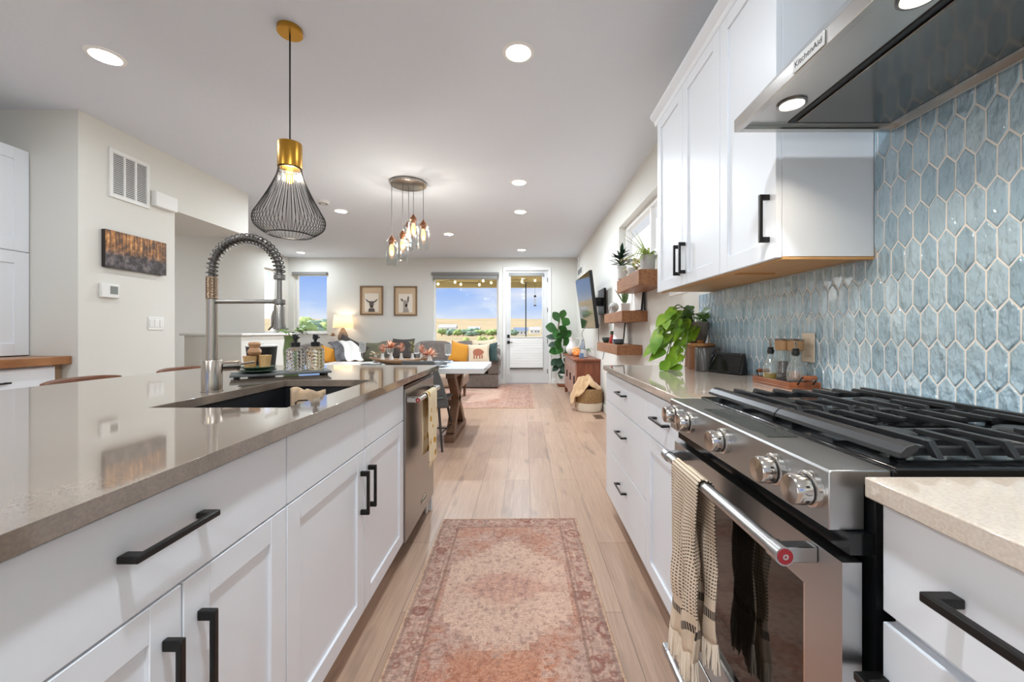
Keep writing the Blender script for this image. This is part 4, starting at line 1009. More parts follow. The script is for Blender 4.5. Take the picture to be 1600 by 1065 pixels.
# ---------------------------------------------------------------- things on the island
def yz(y, z): return DZ(y, z)
ZI = .9152
M_slate = mat('slate_tray', '5e6262', .6, nbump=(120, .2, .001)); M_green = mat('green_glaze', '3f5a4c', .25, vary=('56705d', 20))
tx, ty, tr = -1.175, 1.955, radians(34)
MR = Matrix.Translation((tx, ty, 0)) @ Matrix.Rotation(tr, 4, 'Z')
def tl(u, v, z): return MR @ Vector((u, v, z))
st = thing('slate_tray', 'grey slate tray on small feet behind the sink', 'tray', (tx, ty, ZI))
obj('slab', MB().box(-.205, .205, -.085, .085, ZI+.012, ZI+.022, M=MR), M_slate, st, bevel=.002)
for u in (-.18, .18):
    for v in (-.065, .065): p = tl(u, v, 0); obj('foot', MB().cyl((p.x, p.y, ZI), (p.x, p.y, ZI+.0118), .011, n=14), M_black, st)
p = tl(-.10, -.005, 0); px_, py_ = p.x, p.y
def plate(z, r, name, label, dx=0, dy=0):
    o = obj(name, MB().lathe([(r*.55, z), (r*.6, z+.002), (r*.98, z+.011), (r, z+.014), (r*.97, z+.0145), (r*.6, z+.006), (.001, z+.005)], (px_+dx, py_+dy, 0), 32, cap1=False), M_green)
    return tag(o, label, 'plate')
plate(ZI+.0225, .078, 'small_plate', 'small green glazed plate on the slate tray, lower of two under the brushes')
plate(ZI+.0375, .074, 'small_plate', 'small green glazed plate on the slate tray, upper of two under the brushes', -.006, .008)
zb0 = ZI+.0375+.0075
M_brist = mat('palm_bristle', 'ddb681', .9, vary=('c99a62', 90, (6, 6, .6))); M_beech = mat('beech_wood', 'c49a74', .5, vary=('b2835c', 30, (1, 1, .3)))
for i, (du, lab) in enumerate(((-.029, 'dish brush with pale palm bristles and a beech knob on the green plates'), (.029, 'dish brush with pale palm bristles behind the beech-knobbed one on the green plates'))):
    q = MR @ Vector((-.10+du, .004, 0))
    t = thing('dish_brush', lab, 'brush', (q.x-.006, q.y+.008, zb0), 'dish brushes on the green plates')
    def scal(a, z): return 1+(.08*(z-zb0)/.05)*cos(a*7)
    obj('bristles', MB().lathe([(.023, zb0), (.024, zb0+.02), (.0275, zb0+.056+.002*i), (.001, zb0+.058)], (q.x-.006, q.y+.008, 0), 28, fn=scal, cap1=False), M_brist, t)
    if i == 0: obj('knob', MB().lathe([(.012, zb0+.0575), (.024, zb0+.064), (.029, zb0+.074), (.026, zb0+.086), (.019, zb0+.094), (.023, zb0+.103), (.026, zb0+.112), (.022, zb0+.120), (.001, zb0+.122)], (q.x+.012, q.y+.012, 0), 24, cap1=False), M_beech, t)
# canister
q = PT(409, 566, 2.16)
kc = thing('canister', 'black tapered canister with a white rimmed lid behind the dish brushes', 'canister', (q.x, q.y, ZI))
obj('body', MB().lathe([(.058, ZI), (.060, ZI+.004), (.072, ZI+.135)], (q.x, q.y, 0), 32), mat('canister_black', '151516', .45), kc)
obj('lid', MB().lathe([(.0735, ZI+.1352), (.075, ZI+.141), (.07, ZI+.1445), (.02, ZI+.146), (.001, ZI+.146)], (q.x, q.y, 0), 32, cap1=False), mat('lid_white', 'e4e4e0', .35), kc)
obj('lid_knob', MB().lathe([(.008, ZI+.1462), (.014, ZI+.153), (.012, ZI+.16), (.001, ZI+.161)], (q.x, q.y, 0), 18, cap1=False), mat('lid_white', 'e4e4e0'), kc)
# dispensers
def cutglass(n, c):
    m = mat(n, c, .02); b = m.node_tree.nodes['Principled BSDF']; b.inputs['Transmission Weight'].default_value = 1.0; b.inputs['IOR'].default_value = 1.4; return m
def dispenser(c, label, soap):
    t = thing('soap_dispenser', label, 'soap dispenser', (c.x, c.y, zt0), 'glass soap dispensers on the slate tray')
    mb = MB(); n = 16; prof = [(.034, 0), (.040, .004)]+[(.040, .006+.0085*i) for i in range(12)]+[(.038, .108), (.028, .115), (.016, .118)]
    rings = []
    for j, (r, z) in enumerate(prof):
        ring_ = []
        for k in range(n):
            a = 2*pi*(k+.5*(j % 2))/n; rr = r*(1.06 if (j+k) % 2 == 0 and 1 < j < 14 else .97)
            ring_.append(mb.bm.verts.new((c.x+rr*cos(a), c.y+rr*sin(a), zt0+z)))
        rings.append(ring_)
    for j in range(len(rings)-1):
        A, B = rings[j], rings[j+1]
        for k in range(n):
            if j % 2 == 0: fs = ((A[k], A[(k+1) % n], B[k]), (B[k], A[(k+1) % n], B[(k+1) % n]))
            else: fs = ((A[k], B[(k+1) % n], B[k]), (A[k], A[(k+1) % n], B[(k+1) % n]))
            for f in fs: mb.bm.faces.new(f)
    mb.bm.faces.new(rings[0][::-1])
    obj('bottle', mb, soap, t, smooth=False)
    obj('collar', MB().lathe([(.017, zt0+.1185), (.021, zt0+.119), (.021, zt0+.139), (.017, zt0+.141)], (c.x, c.y, 0), 24), M_dark, t)
    obj('pump', MB().lathe([(.007, zt0+.1412), (.007, zt0+.152), (.013, zt0+.155), (.012, zt0+.178), (.005, zt0+.181)], (c.x, c.y, 0), 18).tube([(c.x, c.y, zt0+.172), (c.x+.022, c.y-.018, zt0+.171), (c.x+.032, c.y-.026, zt0+.163)], .0045, 8), M_dark, t)
    return t
zt0 = ZI+.0225
ca = tl(.055, .0, 0); cb = tl(.145, .02, 0)
dispenser(ca, 'clear cut-glass soap dispenser with black pump, beside the dish brushes on the slate tray', cutglass('cut_glass_clear', 'f2f4f5'))
dispenser(cb, 'cream-tinted cut-glass soap dispenser with black pump at the far end of the slate tray', cutglass('cut_glass_cream', 'f3e9d2'))
# little plant on the island
q = PT(455, 540, 2.5); pz = ZI
lp = thing('potted_plant', 'small leafy green plant in a pale glass vase at the far end of the island', 'potted plant', (q.x, q.y, pz))
obj('vase', MB().lathe([(.034, pz), (.04, pz+.004), (.045, pz+.10), (.037, pz+.165), (.042, pz+.19), (.039, pz+.19), (.034, pz+.165), (.04, pz+.1), (.034, pz+.01)], (q.x, q.y, 0), 24), glassmat('green_glass', 'c3d3b3', 1.6, .06, solid=.25, solidcol='a8b583'), lp)
mb = MB(); random.seed(11)
for i in range(34):
    a = random.uniform(0, 2*pi); e = random.uniform(.1, 1.1); b = Vector((q.x+.012*cos(a), q.y+.012*sin(a), pz+.17))
    s_ = random.uniform(.03, .085); b2 = b+Vector((cos(a)*s_*cos(e), sin(a)*s_*cos(e), .03+s_*sin(e)*.8))
    mb.leaf(b2, (cos(a), sin(a), .25), random.uniform(.035, .06), .032, .5, .15)
M_leaf = mat('leaf_bright', '6f9a3a', .4, vary=('4f7a2a', 25))
obj('foliage', mb, M_leaf, lp)
obj('stems', MB().tube([(q.x, q.y, pz+.02), (q.x+.01, q.y, pz+.2)], .004, 6).tube([(q.x+.01, q.y+.01, pz+.02), (q.x-.015, q.y, pz+.21)], .003, 6).tube([(q.x-.01, q.y+.01, pz+.02), (q.x+.02, q.y+.015, pz+.2)], .003, 6), mat('stem_green', '67803d', .5), lp)

# ---------------------------------------------------------------- right worktop: pothos, canister, display, oils
ZR = .9152
def pc(px, y, Y): return Vector((PX(px, Y), Y, PZ(y, Y)))
Yp = 2.475; pq = Vector((1.044, Yp, 0)); zpr = PZ(503, Yp); zpb = PZ(533, Yp)
ri = tag(obj('plant_riser', MB().lathe([(.06, ZR), (.058, ZR+.01), (.054, zpb-.012), (.06, zpb-.004), (.06, zpb-.0005)], (pq.x, pq.y, 0), 28), mat('stand_wood', '7d5338', .6, vary=('6d432c', 12))), 'brown turned wooden stand under the pothos basket', 'plant stand')
po = thing('potted_pothos', 'trailing pothos in a grey woven basket pot beside the smart display', 'potted plant', (pq.x, pq.y, zpb))
def rib(a, z): return 1+.025*cos(a*26)
obj('basket_pot', MB().lathe([(.058, zpb), (.062, zpb+.004), (.068, zpb+.04), (.071, zpb+.045), (.069, zpb+.05), (.077, zpr-.004), (.078, zpr), (.071, zpr), (.069, zpr-.012), (.001, zpr-.014)], (pq.x, pq.y, 0), 104, fn=rib, cap1=False), mat('woven_grey', '77706a', .9, vary=('9a9186', 60, (1, 1, 3)), nbump=(140, .5, .003)), po)
random.seed(5)
M_poth = mat('pothos_leaf', '8fb22e', .38, vary=('55881f', 9)); M_poth2 = mat('pothos_leaf_dark', '3f6a25', .4, vary=('55822d', 14))
mb = MB(); mb2 = MB(); ms = MB()
def vine(pts, nl, Lr, mbb, face=(-.5, -1, .1)):
    ps = [Vector(p) for p in pts]; cr_ = [Vector(p) for p in cat([tuple(p) for p in ps], 5)]; ms.tube(cr_, .0028, 5)
    for i in range(nl):
        t = (i+.6)/nl; p = cr_[min(len(cr_)-1, int(t*(len(cr_)-1)))]
        a = random.uniform(-1.4, 1.4); d = Vector((-.75+.55*sin(a*2), -.35+.3*random.uniform(-1, 1), -.45+.5*cos(a)*random.uniform(-.6, .8)))
        L = random.uniform(*Lr); b = p+d.normalized()*.03
        ms.tube([p, (p+b)/2+Vector((0, 0, .008)), b], .0018, 4)
        n0 = len(mbb.bm.verts); mbb.leaf(b, d, L, L*.68, .30, .14, 8, .62, up=Vector((-.55, -.6, .6)))
topc = Vector((pq.x, pq.y, zpr-.01))
# the trailing vines follow the outline of the plant in the photo
for tgt in (((1062, 480), (1040, 492), (1022, 520)), ((1060, 500), (1045, 525), (1034, 560)), ((1066, 508), (1056, 540), (1050, 566)), ((1055, 476), (1036, 500), (1028, 540)), ((1070, 515), (1066, 545), (1060, 565)), ((1058, 490), (1048, 515), (1040, 548))):
    pts = [topc]+[pc(x+6, y, Yp-.1-.06*i) for i, (x, y) in enumerate(tgt)]
    vine(pts, 7, (.075, .115), mb)
for i in range(30):
    a = random.uniform(0, 2*pi); r = random.uniform(.0, .06); b = topc+Vector((r*cos(a), r*sin(a), random.uniform(.0, .09)))
    ms.tube([topc+Vector((r*.5*cos(a), r*.5*sin(a), -.01)), b], .0018, 4)
    mb2.leaf(b, (cos(a)-.3, sin(a)*.6-.2, random.uniform(-.2, .6)), random.uniform(.05, .085), .05, .35, .14, 8, .62, up=Vector((-.3, -.6, .6)))
for m_ in (mb, mb2, ms):
    for v in m_.bm.verts: v.co.z = max(v.co.z, ZR+.002); v.co.x = min(v.co.x, XR-.012 if v.co.y < 2.6 else XR-.004)
obj('trailing_leaves', mb, M_poth, po); obj('crown_leaves', mb2, M_poth2, po); obj('stems', ms, mat('stem_green', '67803d'), po)
# canisters beside the pothos
ztc = PZ(540.5, 2.33); cq = Vector((1.015, 2.33, 0))
cn = thing('canister', 'brown wooden canister with a round lid and knob under the pothos', 'canister', (cq.x, cq.y, ZR))
obj('body', MB().lathe([(.066, ZR), (.069, ZR+.005), (.069, ztc-.002)], (cq.x, cq.y, 0), 40), mat('terracotta', '8d5b3d', .5), cn)
obj('lid', MB().lathe([(.074, ztc-.0015), (.078, ztc+.003), (.078, ztc+.012), (.074, ztc+.016), (.001, ztc+.017)], (cq.x, cq.y, 0), 40, cap1=False), mat('acacia', 'b07a45', .4, vary=('8f5c30', 10, (1, 4, 1))), cn)
obj('knob', MB().lathe([(.016, ztc+.0172), (.019, ztc+.03), (.017, ztc+.034), (.001, ztc+.035)], (cq.x, cq.y, 0), 20, cap1=False), mat('acacia', 'b07a45'), cn)
zk = PZ(543, 2.2)
kk = thing('crock', 'dark grey stoneware crock between the brown canister and the smart display', 'crock', (.986, 2.216, ZR))
obj('body', MB().lathe([(.043, ZR), (.047, ZR+.005), (.047, zk-.004), (.044, zk), (.040, zk-.002), (.040, zk-.03)], (.986, 2.216, 0), 36), mat('stoneware', '4a4643', .22), kk)
obj('content', MB().lathe([(.0385, zk-.03), (.0385, zk-.02), (.001, zk-.019)], (.986, 2.216, 0), 24, cap1=False), M_dark, kk)
# smart display: leaning wedge
a0 = Vector((PX(1103, DZ(580, ZR)), DZ(580, ZR), ZR)); a1 = Vector((PX(1158, DZ(586.5, ZR)), DZ(586.5, ZR), ZR))
wv = (a1-a0); wv.z = 0; L = wv.length; ux = wv.normalized(); uy = Vector((-ux.y, ux.x, 0)); 
if uy.x < 0 and uy.y < 0: uy = -uy
ML = Matrix(((ux.x, uy.x, 0, a0.x), (ux.y, uy.y, 0, a0.y), (0, 0, 1, 0), (0, 0, 0, 1)))
sdv = thing('smart_display', 'black wedge-shaped smart display turned off, on the cream worktop', 'smart display', (a0.x, a0.y, ZR))
hgt = .108
obj('body', MB().hexa([ML @ Vector(p) for p in ((0, .0, ZR+.004), (L, .0, ZR+.004), (L-.006, .056, ZR), (.006, .056, ZR))], [ML @ Vector(p) for p in ((0, .032, ZR+hgt), (L, .032, ZR+hgt), (L-.012, .045, ZR+hgt-.004), (.012, .045, ZR+hgt-.004))]), mat('fabric_black', '1b1c1f', .7, nbump=(500, .2, .0005)), sdv, bevel=.006)
nrm = -0.0012
obj('screen', MB().hexa([ML @ Vector(p) for p in ((.012, .0025-.003, ZR+.014), (L-.012, .0025-.003, ZR+.014), (L-.012, .0045-.001, ZR+.014), (.012, .0045-.001, ZR+.014))], [ML @ Vector(p) for p in ((.012, .0285-.003, ZR+hgt-.012), (L-.012, .0285-.003, ZR+hgt-.012), (L-.012, .031, ZR+hgt-.012), (.012, .031, ZR+hgt-.012))]), mat('screen_black', '0b0b0d', .12), sdv, smooth=False)
obj('camera_eye', MB().blob(ML @ Vector((L-.022, .0268, ZR+hgt-.006)), .0025, 2), mat('lens_grey', 'a9a6a0', .2), sdv)
# oil tray and bottles
M_acc = mat('acacia_tray', '9a5a35', .35, vary=('7a4426', 8, (4, 1, 1)))
ax0, ax1, ay0, ay1 = .985, 1.103, 1.50, 1.745
tr_ = thing('oil_tray', 'reddish wooden tray with metal handles holding oils beside the range', 'tray', ((ax0+ax1)/2, (ay0+ay1)/2, ZR))
mb = MB().box(ax0, ax1, ay0, ay1, ZR, ZR+.009).box(ax0, ax0+.008, ay0, ay1, ZR+.009, ZR+.026).box(ax1-.008, ax1, ay0, ay1, ZR+.009, ZR+.026).box(ax0+.008, ax1-.008, ay0, ay0+.008, ZR+.009, ZR+.026).box(ax0+.008, ax1-.008, ay1-.008, ay1, ZR+.009, ZR+.026)
obj('tray_body', mb, M_acc, tr_, bevel=.002)
for yy_, s in ((ay0-.001, -1), (ay1+.001, 1)):
    h = obj('handle', MB().tube([(ax0+.03, yy_, ZR+.018), (ax0+.03, yy_+s*.02, ZR+.045), (ax1-.03, yy_+s*.02, ZR+.045), (ax1-.03, yy_, ZR+.018)], .003, 8), M_black, tr_)
    obj('grip', MB().cyl((ax0+.036, yy_+s*.02, ZR+.045), (ax1-.036, yy_+s*.02, ZR+.045), .0085, n=12), M_acc, h)
zo = ZR+.0095
M_gb = glassmat('bottle_glass', 'f4f7f5', 3.0, .03, solid=.05)
def cruet(x, y, label, liq, hl_):
    t = thing('oil_cruet', label, 'cruet', (x, y, zo), 'cruets on the wooden tray')
    obj('bottle', MB().lathe([(.026, zo), (.029, zo+.003), (.030, zo+.06), (.026, zo+.078), (.014, zo+.095), (.0115, zo+.105), (.0115, zo+.118), (.013, zo+.12)], (x, y, 0), 28, cap1=False), M_gb, t)
    obj('liquid', MB().lathe([(.025, zo+.004), (.0275, zo+.006), (.0275, zo+hl_), (.001, zo+hl_+.0005)], (x, y, 0), 24, cap1=False), liq, t)
    obj('stopper', MB().lathe([(.0105, zo+.112), (.0135, zo+.1205), (.0135, zo+.128), (.0105, zo+.134), (.012, zo+.138), (.011, zo+.141), (.004, zo+.142)], (x, y, 0), 20), M_dark, t)
    obj('spout', MB().tube([(x, y, zo+.1422), (x, y, zo+.158), (x-.006, y-.004, zo+.172)], .0035, 8), M_nick, t)
cruet(1.03, 1.69, 'glass cruet half filled with golden olive oil on the wooden tray', mat('olive_oil', 'a8891d', .1), .034)
cruet(1.035, 1.541, 'glass cruet with a little dark vinegar on the wooden tray', mat('vinegar', '1d1210', .1), .022)
def grinder(x, y, label, fill, hf):
    t = thing('spice_grinder', label, 'grinder', (x, y, zo), 'grinders on the wooden tray')
    obj('glass_body', MB().lathe([(.024, zo), (.026, zo+.004), (.022, zo+.05), (.0185, zo+.09), (.021, zo+.118), (.025, zo+.13)], (x, y, 0), 28, cap1=False), M_gb, t)
    obj('spice', MB().lathe([(.021, zo+.005), (.0235, zo+.007), (.0195, zo+min(hf, .05)), (.016, zo+hf), (.001, zo+hf+.002)], (x, y, 0), 22, cap1=False), fill, t)
    obj('wooden_head', MB().lathe([(.025, zo+.1305), (.0275, zo+.133), (.029, zo+.168), (.027, zo+.170), (.001, zo+.170)], (x, y, 0), 28, cap1=False), mat('grinder_wood', 'b08a62', .5, vary=('97734e', 14, (1, 1, .3))), t)
    obj('cap', MB().lathe([(.0285, zo+.1705), (.029, zo+.174), (.025, zo+.177), (.001, zo+.1775)], (x, y, 0), 28, cap1=False), M_nick, t)
grinder(1.045, 1.632, 'glass spice grinder of black peppercorns with wooden head', mat('pepper', '3a2d27', .8, nbump=(170, 1, .004)), .085)
grinder(1.06, 1.578, 'glass spice grinder of pink salt with wooden head', mat('pink_salt', 'd59a7c', .7, nbump=(170, 1, .004)), .05)
yo = 711.9/(1268.5-820)
ou = thing('wall_outlet', 'cream outlet plate on the tile behind the vinegar cruet', 'outlet', (XR, yo, 1.02))
obj('plate', MB().box(XR-.017, XR-.0115, yo-.035, yo+.035, 1.01, 1.125), mat('plate_cream', 'd8c9b5', .4), ou, bevel=.002)
for z in (1.045, 1.09): obj('socket', MB().box(XR-.0185, XR-.0171, yo-.017, yo+.017, z-.014, z+.014), mat('plate_cream2', 'cdbda8', .4), ou, bevel=.001)
ys_ = (DX(1047, XR), DX(1073.5, XR))
sp2 = thing('light_switch', 'white four-gang switch plate under the far end of the upper cabinet', 'switch', (XR, sum(ys_)/2, 1.3))
obj('plate', MB().box(XR-.007, XR-.0005, ys_[1], ys_[0], PZ(463, ys_[0]), PZ(463, ys_[0])+.115), mat('plate_white', 'f4f4f2', .35), sp2, bevel=.002)
for i in range(4):
    q_ = ys_[1]+(ys_[0]-ys_[1])*(i+.5)/4; obj('rocker', MB().box(XR-.011, XR-.0072, q_-.018, q_+.018, PZ(463, ys_[0])+.022, PZ(463, ys_[0])+.093), mat('plate_white', 'f4f4f2'), sp2, bevel=.002)

# ---------------------------------------------------------------- floating shelves and what stands on them
M_shelf = mat('reclaimed_wood', '9c6a43', .42, vary=('7d4f2f', 7, (6, .5, 6)), nbump=(60, .15, .002, (4, .3, 4)))
shelves = []
for Y0, Y1, x0, z0, z1, lab in ((3.15, 3.90, .89, 1.497, 1.62, 'thick wooden floating shelf holding the spider plant, top of three'),
                                (3.708, 4.53, .893, 1.224, 1.324, 'thick wooden floating shelf holding the skull and snake plant, middle of three'),
                                (3.876, 4.95, .886, .904, 1.001, 'thick wooden floating shelf with green bowl and red bottle, lowest of three')):
    tag(obj('floating_shelf', MB().box(x0, XR-.001, Y0, Y1, z0, z1), M_shelf, bevel=.004), lab, 'shelf', 'floating shelves on the right wall')
    shelves.append(z1+.0005)
za, zb, zc_ = shelves
M_pot = mat('pot_white', 'd9d8d6', .5); M_potg = mat('pot_grey', 'b9b8b6', .6)
# spider plant
Y = 3.27; X = PX(1012, Y)
sp_t = thing('spider_plant', 'spider plant with arching striped leaves in a pale grey pot on the top shelf', 'potted plant', (X, Y, za))
obj('pot', MB().lathe([(.05, za), (.054, za+.004), (.062, za+.125), (.06, za+.127), (.055, za+.115), (.001, za+.113)], (X, Y, 0), 32, cap1=False), M_potg, sp_t)
mb = MB(); random.seed(3)
for i in range(46):
    a = random.uniform(0, 2*pi); L = random.uniform(.14, .36); e = random.uniform(.5, 1.35)
    if cos(a) > .1: L = min(L, .13); e = max(e, 1.0)
    mb.leaf((X+.02*cos(a), Y+.02*sin(a), za+.112), (cos(a)*cos(e), sin(a)*cos(e), sin(e)), L, .016, random.uniform(.5, 1.15), .25, 9, .55)
for px, py in ((975, 355), (962, 362), (985, 352), (962, 372)):
    q = PT(px, py, Y-.05); d = q-Vector((X, Y, za+.112)); mb.leaf((X, Y, za+.112), d+Vector((0, 0, .12)), d.length*1.05, .014, .22, .25, 9, .5)
obj('leaves', mb, mat('spider_leaf', '8fb04a', .4, vary=('c9d58a', 40)), sp_t)
# dark succulent in white pot
Y = 3.78; X = PX(971.5, Y)
ag = thing('dark_succulent', 'dark green spiky plant in a white pot at the far end of the top shelf', 'potted plant', (X, Y, za))
obj('pot', MB().lathe([(.038, za), (.042, za+.003), (.046, za+.12), (.044, za+.122), (.04, za+.112), (.001, za+.11)], (X, Y, 0), 28, cap1=False), M_pot, ag)
mb = MB(); random.seed(9)
for i in range(40):
    a = random.uniform(0, 2*pi); e = random.uniform(.0, 1.45); z = za+.11+random.uniform(0, .13)
    mb.leaf((X, Y, z), (cos(a)*cos(e), sin(a)*cos(e), sin(e)), random.uniform(.10, .16), .034, .15, .3, 6, .8)
obj('leaves', mb, mat('agave_dark', '2b4a34', .4, vary=('1d3527', 20)), ag)
obj('stem', MB().cyl((X, Y, za+.1), (X, Y, za+.25), .009, n=8), mat('stem_green', '67803d'), ag)
# small vine between
Y = 3.55; X = PX(990, Y)-.02
vn = thing('trailing_vine', 'small light green trailing vine in a white pot between the two shelf plants', 'potted plant', (X, Y, za))
obj('pot', MB().lathe([(.03, za), (.034, za+.003), (.038, za+.07), (.034, za+.065), (.001, za+.063)], (X, Y, 0), 24, cap1=False), M_pot, vn)
mb = MB(); random.seed(21)
for i in range(40):
    a = random.uniform(0, 2*pi); r = random.uniform(.02, .1); mb.leaf((X+r*cos(a)*.7, Y+r*sin(a), za+.07+random.uniform(-.03, .10)), (cos(a), sin(a), random.uniform(-.5, .3)), random.uniform(.03, .06), .026, .4, .15)
obj('foliage', mb, mat('vine_light', '9fb066', .45, vary=('c0a06a', 14)), vn)
# middle shelf
Y = 4.40; X = PX(959, Y)
sk_ = thing('skull_ornament', 'pale grey skull ornament at the far end of the middle shelf', 'ornament', (X, Y, zb))
M_skull = mat('plaster_grey', 'a9a8a6', .7)
def skull():
    mb = MB(); bmesh.ops.create_uvsphere(mb.bm, u_segments=28, v_segments=18, radius=1)
    for v in mb.bm.verts:
        x, y, z = v.co; f = max(0, -y)
        s = Vector((x*.052, y*.065, z*.055+.075))
        if z < -.2: s.x *= 1-.35*f; s.z -= .028*f; s.y *= .95
        for ex_ in (-.38, .38):
            d = Vector((x-ex_, (y+.85)*.8, z+.12)).length
            if d < .3: s.y += .022*(1-d/.3)
        d = Vector((x, (y+.95)*.8, z+.48)).length
        if d < .2: s.y += .014*(1-d/.2)
        v.co = s
    return mb
mb = skull()
for v in mb.bm.verts: v.co = Vector((X, Y, zb-.004))+Matrix.Rotation(radians(-35), 3, 'Z') @ v.co
obj('cranium', mb, M_skull, sk_)
mb = MB().prism([(-.028, -.05), (-.034, -.02), (-.03, .0), (.03, .0), (.034, -.02), (.028, -.05), (.0, -.06)], 'z', 0, .03)
for v in mb.bm.verts: v.co = Vector((X, Y, zb))+Matrix.Rotation(radians(-35), 3, 'Z') @ v.co
obj('jaw', mb, M_skull, sk_, bevel=.006)
Y = 4.12; X = PX(976, Y)
sn_ = thing('snake_plant', 'small snake plant in a white square pot on the middle shelf', 'potted plant', (X, Y, zb))
obj('pot', MB().hexa([(X-.042, Y-.042, zb), (X+.042, Y-.042, zb), (X+.042, Y+.042, zb), (X-.042, Y+.042, zb)], [(X-.048, Y-.048, zb+.095), (X+.048, Y-.048, zb+.095), (X+.048, Y+.048, zb+.095), (X-.048, Y+.048, zb+.095)]), M_pot, sn_, bevel=.004)
mb = MB()
for a, e, L in ((0, 1.5, .16), (1.2, 1.35, .17), (2.4, 1.4, .14), (3.4, 1.0, .19), (4.2, 1.4, .15), (5.2, 1.3, .16), (.5, 1.2, .14)):
    mb.leaf((X+.015*cos(a), Y+.015*sin(a), zb+.093), (cos(a)*cos(e), sin(a)*cos(e), sin(e)), L, .032, .05, .25, 6, .6)
obj('leaves', mb, mat('snake_leaf', '3c5a35', .4, vary=('6e8a4c', 30, (1, 1, 3))), sn_)
Y = 3.98; X = PX(992, Y)
tag(obj('vase', MB().lathe([(.035, zb), (.04, zb+.003), (.044, zb+.06), (.036, zb+.13), (.034, zb+.165), (.042, zb+.2), (.038, zb+.2), (.03, zb+.165), (.032, zb+.13)], (X, Y, 0), 32), mat('vase_white', 'dddcda', .45)), 'slim white vase on the middle shelf beside the snake plant', 'vase')
def leaning(name, x, y, z, w, h, lean, rotz, front, back, label, cat_='picture'):
    t = thing(name, label, cat_, (x, y, z))
    M = Matrix.Translation((x, y, z)) @ Matrix.Rotation(rotz, 4, 'Z') @ Matrix.Rotation(lean, 4, 'X')
    obj('frame', MB().box(-w/2, w/2, 0, .016, 0, h, M=M), back, t, bevel=.001)
    obj('artwork', MB().box(-w/2+.006, w/2-.006, -.0015, -.0003, .006, h-.006, M=M), front, t, smooth=False)
    return t
leaning('leaning_picture', 1.055, 3.83, zb+.0035, .19, .20, radians(-6), radians(-77), mat('paper_white', 'e6e5e2', .6), M_dark, 'dark-framed white print leaning at the near end of the middle shelf')
# lowest shelf
Y = 4.72; X = PX(947, Y)
tag(obj('bowl', MB().lathe([(.028, zc_), (.03, zc_+.004), (.042, zc_+.03), (.042, zc_+.034), (.048, zc_+.036), (.046, zc_+.062), (.038, zc_+.05), (.001, zc_+.012)], (X, Y, 0), 28, cap1=False), mat('dark_green_glaze', '2f403a', .3)), 'dark green bowl at the far end of the lowest shelf', 'bowl')
Y = 4.5; X = PX(956, Y)
rb = thing('red_bottle', 'small red bottle with a green top on the lowest shelf', 'bottle', (X, Y, zc_))
obj('bottle', MB().lathe([(.026, zc_), (.029, zc_+.004), (.029, zc_+.05), (.018, zc_+.075), (.016, zc_+.095)], (X, Y, 0), 24), mat('red_glass', 'a8322c', .25), rb)
obj('top', MB().lathe([(.0165, zc_+.0955), (.02, zc_+.11), (.016, zc_+.135), (.001, zc_+.138)], (X, Y, 0), 18, cap1=False), mat('top_green', '4a5a44', .5), rb)
leaning('leaning_picture', 1.0, 4.35, zc_+.0035, .17, .26, radians(-7), radians(-62), mat('mirror_white', 'f0f1f2', .15, spec=.8), M_slate, 'white print in a slate frame leaning on the lowest shelf')
Y = 4.12; X = PX(968, Y)-.01
tag(obj('bowl', MB().lathe([(.034, zc_), (.038, zc_+.003), (.055, zc_+.018), (.058, zc_+.052), (.053, zc_+.052), (.05, zc_+.02), (.001, zc_+.01)], (X, Y, 0), 30, cap1=False), mat('navy_glaze', '45515c', .4)), 'slate blue bowl at the near end of the lowest shelf', 'bowl')
# ---------------------------------------------------------------- dining table and chairs
M_ttop = mat('white_tabletop', 'e3e4e4', .12, spec=.6); M_oak = mat('trestle_wood', '7d5d47', .5, vary=('644734', 7, (6, 6, .7)))
TX0, TX1, TY0, TY1, TZ = -2.35, -.412, 4.05, 4.99, .76
dtb = thing('dining_table', 'white-topped trestle dining table with brown wooden crossed legs beyond the island', 'dining table', ((TX0+TX1)/2, (TY0+TY1)/2, 0))
obj('tabletop', MB().box(TX0, TX1, TY0, TY1, TZ-.052, TZ), M_ttop, dtb, bevel=.003)
for X in (-.77, -1.99):
    obj('trestle_foot', MB().box(X-.05, X+.05, TY0+.04, TY1-.04, 0, .075), M_oak, dtb, bevel=.006)
    obj('trestle_top', MB().box(X-.045, X+.045, TY0+.1, TY1-.1, .645, .7075), M_oak, dtb, bevel=.006)
    def beam(p, q, w): 
        d = (Vector(q)-Vector(p)).normalized(); n = Vector((0, -d.z, d.y))*w
        return [(X-.042, p[1]-n.y, p[2]-n.z), (X+.042, p[1]-n.y, p[2]-n.z), (X+.042, p[1]+n.y, p[2]+n.z), (X-.042, p[1]+n.y, p[2]+n.z)], [(X-.042, q[1]-n.y, q[2]-n.z), (X+.042, q[1]-n.y, q[2]-n.z), (X+.042, q[1]+n.y, q[2]+n.z), (X-.042, q[1]+n.y, q[2]+n.z)]
    for a, b in ((TY0+.13, TY1-.19), (TY1-.13, TY0+.19)):
        obj('cross_leg', MB().hexa(*beam((X, a, .06), (X, b, .665), .045)), M_oak, dtb, bevel=.004)
obj('stretcher', MB().box(-1.94, -.82, (TY0+TY1)/2-.03, (TY0+TY1)/2+.03, .30, .37), M_oak, dtb, bevel=.004)
